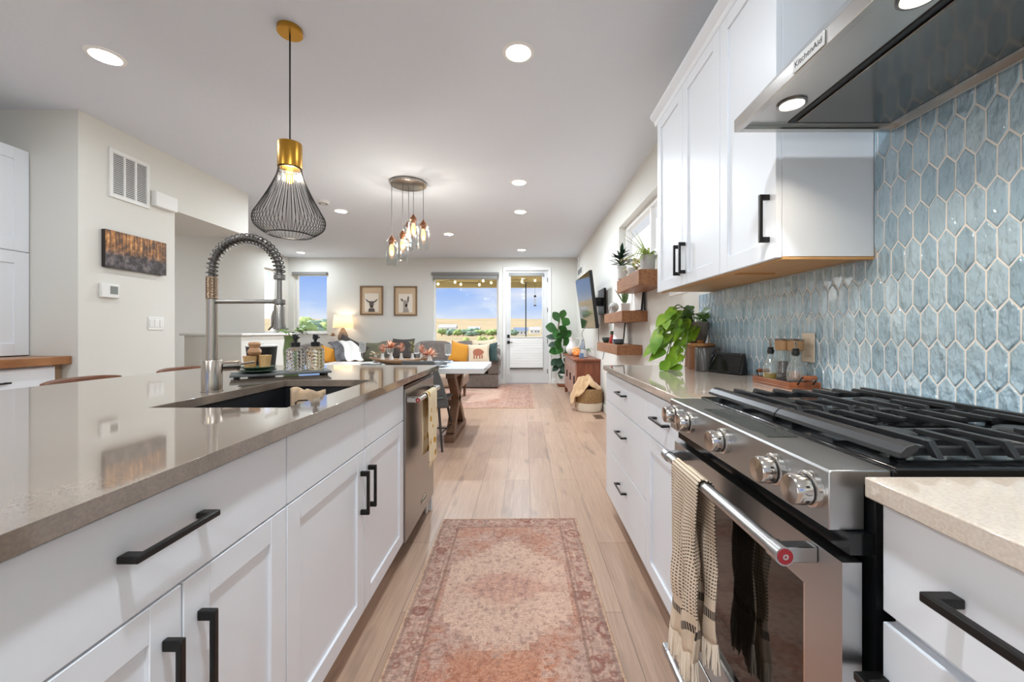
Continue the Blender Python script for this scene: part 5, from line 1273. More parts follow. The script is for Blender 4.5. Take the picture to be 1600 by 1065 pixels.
# chairs: grey shell, metal legs
M_shell = mat('grey_leather', '565a5b', .5, nbump=(90, .15, .002)); M_leg = mat('leg_metal', '38322e', .45, .3)
def chair_thing(label):
    t = thing('dining_chair', label, 'dining chair')
    def back(u, v):          # chair faces +Y (towards the table)
        a = (u-.5)*2; w = .26*(1-.42*v**1.6)
        return Vector((a*w, -.20-.10*v+.085*a*a*(1-.5*v)+.0, .385+.475*v))
    obj('backrest', MB().surf(back, 16, 10), M_shell, t, solid=.022, bevel=.004, subd=1)
    def seat(u, v):
        a = (u-.5)*2; return Vector((a*(.235-.02*v), -.22+.44*v, .455+.02*a*a-.012*sin(v*pi)+(.03*(1-v)**4)))
    obj('seat', MB().surf(seat, 10, 10), M_shell, t, solid=.03, subd=1)
    for sx_ in (-1, 1):
        obj('leg', MB().cyl((sx_*.235, -.27, 0), (sx_*.16, -.14, .445), .010, .014, 10), M_leg, t)
        obj('leg', MB().cyl((sx_*.225, .23, 0), (sx_*.16, .14, .445), .010, .014, 10), M_leg, t)
    obj('stretcher', MB().tube([(-.208, -.223, .16), (-.203, .2, .16)], .007, 8).tube([(.208, -.223, .16), (.203, .2, .16)], .007, 8).tube([(-.206, 0, .16), (.206, 0, .16)], .007, 8), M_leg, t)
    return t
ch1 = chair_thing('grey shell dining chair drawn up to the white table beside the dishwasher')
ch1.location = (-.99, 4.07, 0); ch1.rotation_euler = (0, 0, radians(-4))
# on the table
zt_t = TZ+.0005
M_plate = mat('plate_white2', 'e4e6e8', .2); M_nap = mat('dark_napkin', '4c5156', .85)
def setting(x, y, lab, nlab):
    o = obj('dinner_plate', MB().lathe([(.07, zt_t), (.08, zt_t+.003), (.13, zt_t+.016), (.134, zt_t+.019), (.128, zt_t+.019), (.08, zt_t+.008), (.001, zt_t+.007)], (x, y, 0), 36, cap1=False), M_plate); tag(o, lab, 'plate', 'dinner plates on the table')
    o = obj('napkin', MB().surf(lambda u, v: Vector((x-.10+.2*u, y-.05+.1*v, zt_t+.022+.004*sin(u*9)+.003*cos(v*7))), 10, 6), M_nap, solid=.006); tag(o, nlab, 'napkin', 'dark napkins on the plates')
setting(-.93, 4.27, 'white dinner plate at the near side of the table, closest to the aisle', 'dark grey napkin on the near plate closest to the aisle')
setting(-1.62, 4.27, 'white dinner plate at the near side of the table, behind the island corner', 'dark grey napkin on the near plate behind the island corner')
setting(-.99, 4.82, 'white dinner plate across the table, closest to the aisle', 'dark grey napkin on the far plate closest to the aisle')
def wine(px, yfoot, ytop, lab):
    Y = DZ(yfoot, TZ); X = PX(px, Y); Hh = PZ(ytop, Y)-TZ; z = zt_t
    t = thing('wine_glass', lab, 'wine glass', (X, Y, z), 'wine glasses on the dining table')
    obj('bowl', MB().lathe([(.004, z+Hh*.46), (.02, z+Hh*.47), (.036, z+Hh*.52), (.039, z+Hh*.7), (.038, z+Hh), (.0365, z+Hh), (.037, z+Hh*.7), (.034, z+Hh*.53), (.001, z+Hh*.485)], (X, Y, 0), 28, cap1=False), M_gw, t)
    obj('stem', MB().lathe([(.034, z), (.034, z+.002), (.008, z+.006), (.004, z+.02), (.004, z+Hh*.459)], (X, Y, 0), 20), M_gw, t)
M_gw = glassmat('wine_glass', 'f6f8f8', 2.4, .04, solid=.07, solidcol='ffffff')
wine(700, 570.5, 537.5, 'wine glass at the near end of the table, in front of the mustard cushion')
wine(651, 567.5, 535.5, 'wine glass standing beside the slim white vase with round coral flower')
wine(609.5, 567.5, 536, 'wine glass in front of the round coral flowers, third from the aisle')
wine(566.5, 565.5, 534, 'wine glass farthest along the table, in front of the white throw blanket')
bx0, bx1 = PX(576, 4.5), PX(676, 4.5)
bw = thing('dough_bowl', 'long shallow wooden dough bowl in the middle of the dining table', 'bowl', ((bx0+bx1)/2, 4.52, zt_t))
def db(u, v):
    a = u*2*pi; r = v; k = 1-.18*cos(a)**4
    x = (bx0+bx1)/2+(bx1-bx0)/2*cos(a)*(.25+.75*r)*1.0; y = 4.52+.14*sin(a)*(.25+.75*r)
    return Vector((x, y, zt_t+.008+.05*r**2*(1+.5*cos(a)**2)))
mb = MB().surf(db, 36, 8, closeu=True); obj('bowl_body', mb, mat('dough_wood', '8f6d4d', .55, vary=('73543a', 9, (.5, 5, 5))), bw, solid=.012)
mb = MB().lathe([(.11, zt_t+.001), (.12, zt_t+.006)], (0, 0, 0), 30, sx=2.0, sy=.3)
for v in mb.bm.verts: v.co += Vector(((bx0+bx1)/2, 4.52, .0))
obj('bowl_base', mb, mat('dough_wood', '8f6d4d'), bw)
M_vase = mat('vase_ceramic', 'd6d5d2', .3); M_coral = mat('coral_petal', 'e2b39b', .8, vary=('cf9478', 40)); M_creamp = mat('cream_petal', 'e6d8bf', .8)
M_stemd = mat('dry_stem', '8c7a5a', .8)
def vase_flower(px, ytop, ybase, Y, rv, kind, name, lab, m):
    X = PX(px, Y); zb_ = PZ(ybase, Y); hv = .115
    zb_ = zt_t+.012
    t = thing(name, lab, 'vase with flowers', (X, Y, zb_), 'bud vases along the table')
    obj('vase', MB().lathe([(rv*.9, zb_), (rv, zb_+.004), (rv*.95, zb_+.04), (rv*.45, zb_+hv*.75), (rv*.5, zb_+hv), (rv*.35, zb_+hv)], (X, Y, 0), 20), M_vase, t)
    zf = PZ(ytop, Y)
    obj('stem', MB().tube([(X, Y, zb_+.03), (X+.004, Y, (zb_+zf)/2), (X, Y, zf-.01)], .003, 6), M_stemd, t)
    mb = MB(); rnd = random.Random(int(px))
    if kind == 'round':
        for i in range(26):
            a = 2*pi*i/26; mb.leaf((X, Y-.004, zf), (cos(a), -.12, sin(a)), .052+.006*(i % 2), .024, 0, .2, 4, .5)
        mb.blob((X, Y-.008, zf), .016, 2, (1, .5, 1), .2, 3, px)
    elif kind == 'pampas':
        for i in range(60):
            a = rnd.uniform(0, 2*pi); h = rnd.uniform(0, .12); e = rnd.uniform(.4, 1.2); mb.leaf((X, Y, zf-.10+h), (cos(a)*cos(e), sin(a)*cos(e), sin(e)), rnd.uniform(.04, .08), .012, .2, .1, 4)
    elif kind == 'bunch':
        for i in range(46):
            a = rnd.uniform(0, 2*pi); e = rnd.uniform(.05, 1.3); mb.leaf((X, Y, zf-.06), (cos(a)*cos(e)*1.1, sin(a)*cos(e), sin(e)*.75), rnd.uniform(.08, .13), .035, .1, .2, 5)
    else:
        for i in range(9):
            a = rnd.uniform(0, 2*pi); mb.leaf((X, Y, zf-.03), (cos(a)*.8, -.2, .5+.5*sin(a)), .07, .05, .1, .2, 5)
    obj('flower_head', mb, m, t)
vase_flower(587, 549, 563, 4.60, .03, 'petal', 'bud_vase', 'small vase with a cream petal flower at the far end of the dough bowl', M_creamp)
vase_flower(597.5, 544, 561, 4.50, .032, 'round', 'bud_vase', 'small vase with a round coral flower in front of the arching coral sprays', M_coral)
vase_flower(611, 536, 560, 4.64, .034, 'bunch', 'bud_vase', 'taller vase with arching coral sprays behind the round flowers', M_coral)
vase_flower(627, 542, 558, 4.54, .03, 'round', 'bud_vase', 'slim white vase with a round coral flower before the dark sofa cushion', M_coral)
vase_flower(644.5, 538, 559, 4.52, .03, 'pampas', 'bud_vase', 'square pale vase with dried green pampas grass', mat('pampas', '8d8a62', .9))
vase_flower(658.5, 545, 561, 4.46, .03, 'round', 'bud_vase', 'slim white vase with a round coral flower next to the large coral bunch', M_coral)
vase_flower(671, 547, 563, 4.46, .034, 'bunch', 'bud_vase', 'pale vase with a large spreading coral bunch at the near end of the dough bowl', M_coral)

# ---------------------------------------------------------------- sofa
def cushion(c, sx_, sy_, sz_, rot=(0, 0, 0), puff=.5, n=12):
    """soft block: superellipsoid"""
    mb = MB(); bmesh.ops.create_uvsphere(mb.bm, u_segments=28, v_segments=16, radius=1)
    from mathutils import Euler
    R = Euler(rot).to_matrix()
    for v in mb.bm.verts:
        p = v.co.normalized()
        def f(t, e): return math.copysign(abs(t)**e, t)
        e = puff; q = Vector((f(p.x, e), f(p.y, e), f(p.z, e)))
        k = max(abs(q.x)**4+abs(q.y)**4+abs(q.z)**4, 1e-6)**-.25
        q = q*k if e < .6 else q
        v.co = R @ Vector((q.x*sx_/2, q.y*sy_/2, q.z*sz_/2))+Vector(c)
    return mb
def pillow(c, w, h, th, M):
    mb = MB(); n = 14
    for s in (-1, 1):
        g = []
        for i in range(n+1):
            row = []
            for j in range(n+1):
                u, v = i/n*2-1, j/n*2-1
                pin = 1-.10*(1-abs(u)**2)*abs(v)**3; pin2 = 1-.10*(1-abs(v)**2)*abs(u)**3
                z = th/2*max(0, (1-u**4)*(1-v**4))**.45
                row.append(mb.bm.verts.new(M @ Vector((u*w/2*pin2, -s*z, v*h/2*pin))))
            g.append(row)
        for i in range(n):
            for j in range(n): mb.bm.faces.new((g[i][j], g[i+1][j], g[i+1][j+1], g[i][j+1]))
    bmesh.ops.remove_doubles(mb.bm, verts=mb.bm.verts[:], dist=1e-4)
    return mb
def PM(x, y, z, rz=0, rx=0, ry=0): return Matrix.Translation((x, y, z)) @ Matrix.Rotation(rz, 4, 'Z') @ Matrix.Rotation(rx, 4, 'X') @ Matrix.Rotation(ry, 4, 'Y')
M_sofa = mat('sofa_grey', '7a716b', .9, sheen=.3, nbump=(160, .25, .002), vary=('6b635e', 14))
sz = thing('sectional_sofa', 'grey L-shaped sectional sofa under the wide window', 'sofa', (-2.3, 8.2, 0))
SX1 = -.50; SXL = -4.35; SY1 = 8.74
obj('base', MB().box(SXL+.02, SX1-.02, 7.98, SY1, .02, .29).box(SXL+.02, -3.42, 6.35, 7.979, .02, .29), M_sofa, sz, bevel=.03, seg=3)
for x0, x1 in ((-1.52, -.74), (-2.32, -1.53), (-3.12, -2.33)): obj('seat_cushion', cushion(((x0+x1)/2, 8.2, .39), x1-x0, .62, .2, puff=.35), M_sofa, sz)
for y0_, y1_ in ((6.4, 7.25), (7.26, 8.1)): obj('seat_cushion', cushion((-3.72, (y0_+y1_)/2, .39), .64, y1_-y0_, .2, puff=.35), M_sofa, sz)
obj('backrest', MB().box(SXL+.02, SX1-.02, 8.55, SY1, .291, .78).box(SXL+.02, SXL+.2, 6.35, 8.549, .291, .78), M_sofa, sz, bevel=.05, seg=3)
obj('arm', MB().prism([(SX1-.23, .291), (SX1-.02, .291), (SX1-.0, .50), (SX1+.02, .57), (SX1-.01, .635), (SX1-.09, .66), (SX1-.18, .645), (SX1-.235, .6)], 'y', 7.95, 8.55), M_sofa, sz, bevel=.03, seg=3)
for x0, x1, lean in ((-1.5, -.72, -14), (-2.3, -1.52, -10), (-3.1, -2.32, -12)): obj('back_cushion', cushion(((x0+x1)/2, 8.44, .70), x1-x0, .24, .48, (radians(lean), 0, radians(random.uniform(-3, 3))), puff=.4), M_sofa, sz)
for y0_, y1_ in ((6.5, 7.25), (7.28, 8.05)): obj('back_cushion', cushion((-4.03, (y0_+y1_)/2, .68), .24, y1_-y0_, .46, (0, radians(-10), 0), puff=.4), M_sofa, sz)
M_must = mat('mustard_velvet', 'c9891f', .8, sheen=.4); M_dkc = mat('charcoal_cushion', '4a4543', .9); M_olive = mat('olive_cushion', '6f6f5c', .9)
M_cream = mat('cream_cushion', 'd8c7ad', .9, nbump=(120, .3, .002)); M_teal = mat('teal_velvet', '24403f', .8, sheen=.4)
def pil(px, py, Y, w, h, m, label, rz=0, rx=-.25, ry=0, th=.14, extra=None):
    c = PT(px, py, Y); t = thing('throw_pillow', label, 'cushion', c, 'cushions on the grey sofa')
    M = PM(c.x, c.y, c.z, rz, rx, ry); obj('cover', pillow(c, w, h, th, M), m, t)
    if extra: extra(t, M, w, h, th)
    return t
pil(718, 551, 7.9, .40, .42, M_must, 'mustard velvet cushion leaning on the sofa beside the animal-print cushion', radians(18), -.2, radians(14))
def motif(t, M, w, h, th):
    def f(u, v):
        a = u*2*pi; x = .105*cos(a)*v*(1+.1*cos(3*a)); z = .02+.075*sin(a)*v*(1 if sin(a) > 0 else .85)
        xx, zz = x/(w/2), z/(h/2); y = th/2*max(0, (1-xx**4)*(1-zz**4))**.45
        return M @ Vector((x, -y-.003, z))
    mb = MB().surf(f, 28, 5, closeu=True)
    for lx in (-.075, -.025, .035, .08):
        mb.surf(lambda u, v: M @ Vector((lx-.014+.028*u, -th/2*max(0, (1-((lx)/(w/2))**4)*(1-((-.04-.06*v)/(h/2))**4))**.45-.003, -.03-.07*v)), 2, 4)
    obj('printed_motif', mb, mat('rust_print', 'a5674f', .9), t)
pil(748, 553, 7.78, .44, .40, M_cream, 'cream cushion with a rust animal shape at the sofa\'s right end', radians(-6), -.22, radians(-3), extra=motif)
pil(763, 551, 7.95, .40, .40, M_teal, 'dark teal cushion tucked behind the animal-print cushion', radians(-14), -.2, radians(-6))
pil(756, 546, 8.12, .52, .42, M_cream, 'plain cream cushion at the back of the sofa\'s right end', radians(-10), -.2, radians(-5))
pil(630, 545, 8.25, .46, .44, M_dkc, 'square charcoal cushion in the middle of the sofa behind the coral flowers', 0, -.2)
pil(582, 550, 8.15, .56, .42, M_olive, 'wide olive cushion on the sofa behind the dough bowl', radians(4), -.22)
pil(515, 556, 6.75, .34, .30, M_must, 'mustard star-pointed cushion at the near end of the left sofa wing', radians(50), -.3, radians(20), th=.12)
pil(549, 546, 7.6, .55, .42, M_dkc, 'dark grey cushion in the sofa corner beside the white throw', radians(40), -.35, radians(30))
# throws on the sofa
def throwm(name, label, xs, Y0, m):
    pass
tw = thing('throw_blanket', 'white throw with a dark grey edge draped over the sofa\'s left wing', 'blanket', PT(540, 560, 6.9))
def thr(u, v):
    x = 528+26*u+18*v**1.3+4*sin(v*5); y = 531.5+5*(1-u)*.2+31*v**1.1+(1-v)*(3*(u-.4)**2*4)
    q = PT(x, y, 6.95-.5*v+.12*u); q.z += .012*sin(u*10+v*3); return q
obj('white_cloth', MB().surf(thr, 18, 18), mat('throw_white', 'dcdad5', .95, nbump=(70, .3, .003)), tw, solid=.012)
def thr2(u, v):
    x = 512+15*u+19*v**1.2+4*sin(v*5); y = 532.5+3*(1-u)+30*v**1.15
    q = PT(x, y, 6.97-.5*v); q.z += .008*sin(u*7+v*4); return q
obj('grey_edge', MB().surf(thr2, 10, 16), mat('throw_grey', '77777a', .95, vary=('4a484a', 6, (1, 1, .2))), tw, solid=.012)
ot_ = thing('ottoman', 'beige upholstered ottoman between the dining table and the sofa', 'ottoman', (-1.35, 6.7, 0))
obj('top_cushion', MB().box(-1.85, -.98, 6.4, 7.1, .24, .43), mat('ottoman_beige', '9a8676', .9, nbump=(140, .2, .002)), ot_, bevel=.04, seg=3)
for x in (-1.78, -1.05):
    for y in (6.47, 7.03): obj('leg', MB().cyl((x, y, .0075), (x, y, .2399), .02, .028, 12), M_oak, ot_)
# lamp on a console behind the sofa corner
lx, ly = PX(535.5, 8.42)-.04, 8.42
zl = .80
cs = thing('side_table', 'small round wooden side table carrying the lamp behind the sofa', 'side table', (-4.62, 8.42, 0))
lx = -3.985
tblx = lx
cs.location = (tblx, ly, 0); ORG[cs.name] = Vector((tblx, ly, 0))
obj('top', MB().lathe([(.17, .865), (.175, .87), (.175, .892), (.17, .897)], (tblx, 8.64, 0), 30), M_oak, cs)
obj('pedestal', MB().lathe([(.02, .02), (.018, .864)], (tblx, 8.765, 0), 12, cap0=True), M_oak, cs)
ly = 8.64; lx = PX(536, ly)
lm = thing('table_lamp', 'lit table lamp with cream drum shade and taupe ceramic base by the narrow window', 'lamp', (lx, ly, .8975))
zb_ = .8975; zs0_ = PZ(512, ly); zs1_ = PZ(492, ly)
obj('base', MB().lathe([(.06, zb_), (.07, zb_+.005), (.105, zb_+.09), (.10, zb_+.15), (.05, zs0_-.04), (.035, zs0_-.03), (.04, zs0_-.015), (.015, zs0_-.01), (.012, zs0_+.04)], (lx, ly, 0), 30), mat('taupe_ceramic', '8a7563', .5), lm)
mt = bpy.data.materials.new('lampshade_fabric'); mt.use_nodes = True; t_ = NT(mt); t_.bsdf.inputs['Base Color'].default_value = lin('f0dcc0'); t_.bsdf.inputs['Roughness'].default_value = .9
tl_ = t_.n('BsdfTranslucent', {'Color': lin('f6dcb8')}); ms_ = t_.n('MixShader', {0: .55}); t_.l(t_.bsdf.outputs[0], ms_.inputs[1]); t_.l(tl_.outputs[0], ms_.inputs[2]); t_.l(ms_.outputs[0], mt.node_tree.nodes['Material Output'].inputs[0])
obj('lamp_shade', MB().lathe([(.205, zs0_), (.172, zs1_)], (lx, ly, 0), 40, cap0=False, cap1=False), mt, lm)
bl = obj('bulb', MB().blob((lx, ly, (zs0_+zs1_)/2-.04), .032, 2), M_bulb, lm)
point('lamp_glow', (0, 0, (zs0_+zs1_)/2+.03-.8975), .04, 3.5, (1, .84, .66), lm)
fl = thing('dried_flowers', 'small dried pink flower arrangement beside the lit table lamp', 'flowers', (PX(519, 8.5), 8.5, .8))
mb = MB(); rnd = random.Random(4); fq = Vector((-4.11, 8.62, 1.0))
fl.location = (fq.x, fq.y, .8975); ORG[fl.name] = Vector((fq.x, fq.y, .8975))
for i in range(40):
    a = rnd.uniform(0, 2*pi); e = rnd.uniform(.2, 1.4); mb.leaf(fq+Vector((0, 0, .03)), (cos(a)*cos(e), sin(a)*cos(e)*.5, sin(e)), rnd.uniform(.05, .11), .035, .1, .2, 5)
obj('petals', mb, mat('dusty_pink', 'c99a86', .9, vary=('8e8a5c', 10)), fl)
obj('pot', MB().lathe([(.03, .8976), (.036, .93), (.034, 1.0), (.028, 1.0)], (fq.x, fq.y, 0), 20), M_vase, fl)

# ---------------------------------------------------------------- framed animal prints on the far wall
M_frm = mat('frame_wood', '8a6f52', .5, vary=('75593d', 9, (1, 1, 5))); M_matb = mat('burlap_mount', 'cdb596', .9, nbump=(200, .3, .001)); M_pap = mat('print_paper', 'e3dacc', .8); M_ink = mat('animal_ink', '726a64', .9, vary=('3f3a38', 60)); M_inkl = mat('animal_ink_light', 'b3aaa0', .9, vary=('8b8178', 50))
def frame(px0, py0, px1, py1, label, shapes):
    x0, x1, z0, z1 = PX(px0, YF), PX(px1, YF), PZ(py1, YF), PZ(py0, YF)
    t = thing('framed_print', label, 'picture', ((x0+x1)/2, YF, z0), 'framed animal prints on the far wall')
    f = .032; mb = MB().box(x0, x0+f, YF-.03, YF-.001, z0, z1).box(x1-f, x1, YF-.03, YF-.001, z0, z1).box(x0+f, x1-f, YF-.03, YF-.001, z0, z0+f).box(x0+f, x1-f, YF-.03, YF-.001, z1-f, z1)
    obj('frame', mb, M_frm, t, bevel=.003)
    obj('mount', MB().box(x0+f, x1-f, YF-.012, YF-.002, z0+f, z1-f), M_matb, t, smooth=False)
    a0, a1, b0, b1 = x0+(x1-x0)*.2, x1-(x1-x0)*.2, z0+(z1-z0)*.11, z1-(z1-z0)*.26
    obj('print', MB().box(a0, a1, YF-.0145, YF-.0125, b0, b1), M_pap, t, smooth=False)
    for nm, mm, polys in shapes:
        mb = MB()
        for k, pl in enumerate(polys): mb.prism([(a0+(a1-a0)*u, b0+(b1-b0)*v) for u, v in pl], 'y', YF-.0165-.0004*k, YF-.0148)
        obj(nm, mb, mm, t, smooth=False)
def ell(cx, cy, rx, ry, rot=0, n=20): return [(cx+rx*cos(2*pi*i/n)*cos(rot)-ry*sin(2*pi*i/n)*sin(rot), cy+rx*cos(2*pi*i/n)*sin(rot)+ry*sin(2*pi*i/n)*cos(rot)) for i in range(n)]
frame(563, 446.5, 599, 492, 'wood-framed print of a shaggy calf head with wide ears, nearer the lamp', [
    ('calf_head', M_ink, [[(.32, .58), (.68, .58), (.66, .4), (.60, .24), (.40, .24), (.34, .4)], [(.03, .72), (.12, .69), (.34, .56), (.36, .48), (.2, .54)], [(.97, .70), (.88, .68), (.66, .56), (.64, .48), (.8, .54)], [(.28, 0), (.26, .1), (.34, .2), (.66, .2), (.74, .1), (.74, 0)]]),
    ('muzzle', M_inkl, [ell(.5, .25, .11, .055)])])
frame(616, 447, 652, 493, 'wood-framed print of a pale long-eared llama head, nearer the wide window', [
    ('llama_head', M_inkl, [[(.36, .64), (.56, .66), (.66, .54), (.62, .32), (.72, .14), (.76, 0), (.30, 0), (.34, .2), (.34, .45)]]),
    ('ears', M_ink, [[(.66, .5), (.62, .7), (.68, .9), (.75, .82), (.73, .6)], [(.12, .74), (.24, .74), (.36, .64), (.24, .58)]]),
    ('muzzle', M_ink, [ell(.56, .38, .07, .09), ell(.42, .54, .025, .025)])])

# ---------------------------------------------------------------- right side: sideboard, basket, television, fig
BX, BY0, BY1, BZ = .755, 6.02, 7.62, .72
M_side = mat('sideboard_wood', '8c4f33', .38, vary=('6e3a25', 6, (5, .8, .8))); M_sidep = mat('sideboard_front_glare', 'a9816f', .35, vary=('94695a', 6, (5, 3, .6)))  # front faces get a paler wood that paints in their glare
sb = thing('sideboard', 'reddish brown wooden sideboard against the right wall below the television', 'sideboard', ((BX+XR)/2, (BY0+BY1)/2, 0))
obj('carcass', MB().box(BX+.02, XR-.002, BY0, BY1, .10, BZ-.031), M_side, sb, smooth=False)
obj('top', MB().box(BX-.03, XR-.002, BY0-.03, BY1+.03, BZ-.03, BZ), M_side, sb, bevel=.004)
for y in (BY0+.0, BY1-.05):
    obj('leg', MB().box(BX, BX+.05, y, y+.05, 0, .0995), M_side, sb, bevel=.003); obj('leg', MB().box(XR-.06, XR-.01, y, y+.05, 0, .0995), M_side, sb, bevel=.003)
obj('corner_post', MB().box(BX-.002, BX+.0195, BY0, BY0+.06, .1, BZ-.031), M_sidep, sb, bevel=.003)
for i in range(3):
    a = BY0+.065+i*.512; o = obj('door', MB().box(BX, BX+.0195, a, a+.50, .115, BZ-.045), M_sidep, sb, bevel=.003)
    obj('handle', MB().box(BX-.018, BX-.0005, a+.03, a+.045, .34, .46), M_black, o, bevel=.003)
zs_ = BZ+.0005
q = Vector((.95, 6.45, zs_))
orc = thing('potted_orchid', 'orchid with a bare arching stem in a pale pot on the sideboard', 'potted plant', q)
obj('pot', MB().lathe([(.055, q.z), (.06, q.z+.004), (.075, q.z+.13), (.07, q.z+.13), (.06, q.z+.11), (.001, q.z+.108)], (q.x, q.y, 0), 28, cap1=False), M_pot, orc)
mb = MB()
for a, L in ((2.9, .30), (3.5, .26), (.1, .22), (5.2, .2), (1.5, .18)): mb.leaf((q.x, q.y, q.z+.115), (cos(a), sin(a), .55), L, .06, .62, .2, 9, .7)
obj('leaves', mb, mat('orchid_leaf', '3f6a34', .35), orc)
obj('flower_stem', MB().tube(cat([(q.x, q.y, q.z+.11), (q.x+.0, q.y-.01, q.z+.25), (q.x-.04, q.y-.02, q.z+.38), (q.x+.03, q.y-.02, q.z+.5)], 5), .0045, 6), mat('orchid_stem', '4f4a3c', .6), orc)
q = Vector((.82, 7.0, zs_))
pt = thing('pitcher', 'rounded white ceramic pitcher with a handle on the sideboard', 'pitcher', q)
obj('body', MB().lathe([(.05, q.z), (.06, q.z+.005), (.11, q.z+.09), (.105, q.z+.14), (.055, q.z+.21), (.045, q.z+.26), (.06, q.z+.30), (.05, q.z+.30), (.036, q.z+.26)], (q.x, q.y, 0), 30), mat('pitcher_white', 'e0dfdc', .25), pt)
obj('handle', MB().tube(cat([(q.x+.05, q.y, q.z+.28), (q.x+.12, q.y, q.z+.29), (q.x+.14, q.y, q.z+.2), (q.x+.1, q.y, q.z+.12)], 5), .011, 8), mat('pitcher_white', 'e0dfdc'), pt)
q = Vector((.86, 6.72, zs_))
sl = thing('salt_lamp', 'glowing orange salt lamp on the sideboard beside the pitcher', 'lamp', q)
obj('base', MB().lathe([(.06, q.z), (.06, q.z+.02)], (q.x, q.y, 0), 24), M_side, sl)
obj('crystal', MB().blob(q+Vector((0, 0, .085)), .065, 3, (1, 1, 1.05), .35, 2.2, 4), mat('salt', 'd98f5c', .6, emit='e8863c', estr=.7), sl)
q = Vector((.98, 6.85, zs_))
obj_ = tag(obj('glass_bottle', MB().lathe([(.045, q.z), (.05, q.z+.005), (.05, q.z+.16), (.02, q.z+.22), (.018, q.z+.28)], q*1 - Vector((0, 0, q.z)), 24), glassmat('blue_glass', 'cfd8e6', 2.5, .05, solid=.1)), 'clear glass bottle behind the salt lamp on the sideboard', 'bottle')
q = Vector((.885, 6.3, zs_))
tag(obj('trinket_box', MB().box(q.x-.03, q.x+.03, q.y-.03, q.y+.03, q.z, q.z+.075), mat('box_blue', '6f86a6', .5), bevel=.004), 'small blue box at the near end of the sideboard', 'box')
# basket and blanket
bX, bY = .925, 5.80
bk = thing('woven_basket', 'round jute basket with white lower band on the floor beside the sideboard', 'basket', (bX, bY, 0))
def rb_(a, z): return 1+.012*cos(a*40)
obj('white_band', MB().lathe([(.16, .0005), (.175, .006), (.185, .05), (.19, .125)], (bX, bY, 0), 80, fn=rb_, cap1=False), mat('rope_white', 'e1d6c4', .9, nbump=(60, .6, .006, (1, 1, 4))), bk)
obj('jute_body', MB().lathe([(.1905, .1255), (.192, .2), (.188, .29), (.18, .325), (.168, .325), (.176, .28), (.17, .14), (.001, .13)], (bX, bY, 0), 80, fn=rb_, cap0=False, cap1=False), mat('jute', 'a3815a', .9, vary=('866640', 30, (1, 1, 3)), nbump=(60, .7, .006, (1, 1, 4))), bk)
M_blk = mat('blanket_tan', 'c6a47c', .95, sheen=.4, nbump=(50, .4, .006))
def blk(u, v):
    a = u*2*pi; r = v
    x = bX-.03+.21*cos(a)*r; y = bY+.17*sin(a)*r
    lx_ = max(0, -cos(a))*r; drop = max(0, r-.62)/.38
    z = .50-.12*r*r-.12*max(0, cos(a))*r
    z -= drop*lx_*.30; x -= drop*lx_*.03
    n = noise.noise(Vector((x*11, y*11, z*6)))*.045+noise.noise(Vector((x*24, y*24, z*10+3)))*.02
    ridge = .02*sin(a*7+r*6)*min(1, r*2)
    return Vector((x+n*.6*cos(a), y+n*.6*sin(a)-.01, z+n+ridge*.8))
tag(obj('blanket', MB().surf(blk, 64, 24, closeu=True), M_blk, solid=.012, sharp=180), 'rumpled tan blanket piled in and spilling over the jute basket', 'blanket')
# television
tv = thing('television', 'black flat television tilted down on a wall bracket above the sideboard', 'television', (1.0, 5.9, 1.2))
P_ = {'nt': PT(919.8, 422, 5.25), 'nb': PT(931, 513, 5.25), 'ft': PT(898.8, 438.6, 6.40), 'fb': PT(908.6, 513, 6.40)}
nrm = (P_['nb']-P_['fb']).cross(P_['nt']-P_['nb']).normalized()
if nrm.x < 0: nrm = -nrm        # towards the wall
th_ = .045
q4 = [P_['fb'], P_['nb'], P_['nt'], P_['ft']]
obj('casing', MB().hexa([p+nrm*.004 for p in q4], [p+nrm*th_ for p in q4]), mat('tv_case', '0d0d0f', .35), tv, smooth=False, bevel=.003)
cc = sum(q4, Vector())/4
obj('screen', MB().hexa([cc+(p-cc)*.985 for p in q4], [cc+(p-cc)*.985+nrm*.0038 for p in q4]), mat('tv_screen', '15171a', .06, spec=.9), tv, smooth=False)
mid = cc+nrm*th_
obj('bracket', MB().box(mid.x+.002, XR-.03, mid.y-.05, mid.y+.05, mid.z-.06, mid.z+.06).box(XR-.029, XR-.001, mid.y-.22, mid.y+.22, mid.z-.18, mid.z+.18), M_black, tv, smooth=False)
obj('cable', MB().tube(cat([P_['nb']+nrm*.06+Vector((0, .1, .05)), P_['nb']+nrm*.06+Vector((0, .1, -.2)), Vector((XR-.02, 5.6, .95)), Vector((XR-.02, 5.75, .735))], 5), .004, 6), M_black, tv)
Ys = DX(906, XR); tag(obj('wall_sensor', MB().blob((XR-.02, Ys, PZ(404, Ys)), .035, 2, (.55, 1, 1)), mat('sensor_white', 'f2f2f0', .4)), 'tiny white motion sensor high on the right wall near the patio door', 'sensor')
y0, y1 = DX(910.5, XR), DX(903.3, XR)
wvn = thing('wall_vent', 'small grey wall grille above the far end of the television', 'vent', (XR, (y0+y1)/2, PZ(431, y1)))
obj('frame', MB().box(XR-.012, XR-.0005, y0, y1, PZ(433, y1), PZ(421, y1)), M_trim, wvn, bevel=.003)
obj('louvres', MB().box(XR-.0145, XR-.0122, y0+.06, y1-.06, PZ(431.5, y1), PZ(423.5, y1)), mat('vent_shadow', '77777a'), wvn, smooth=False)
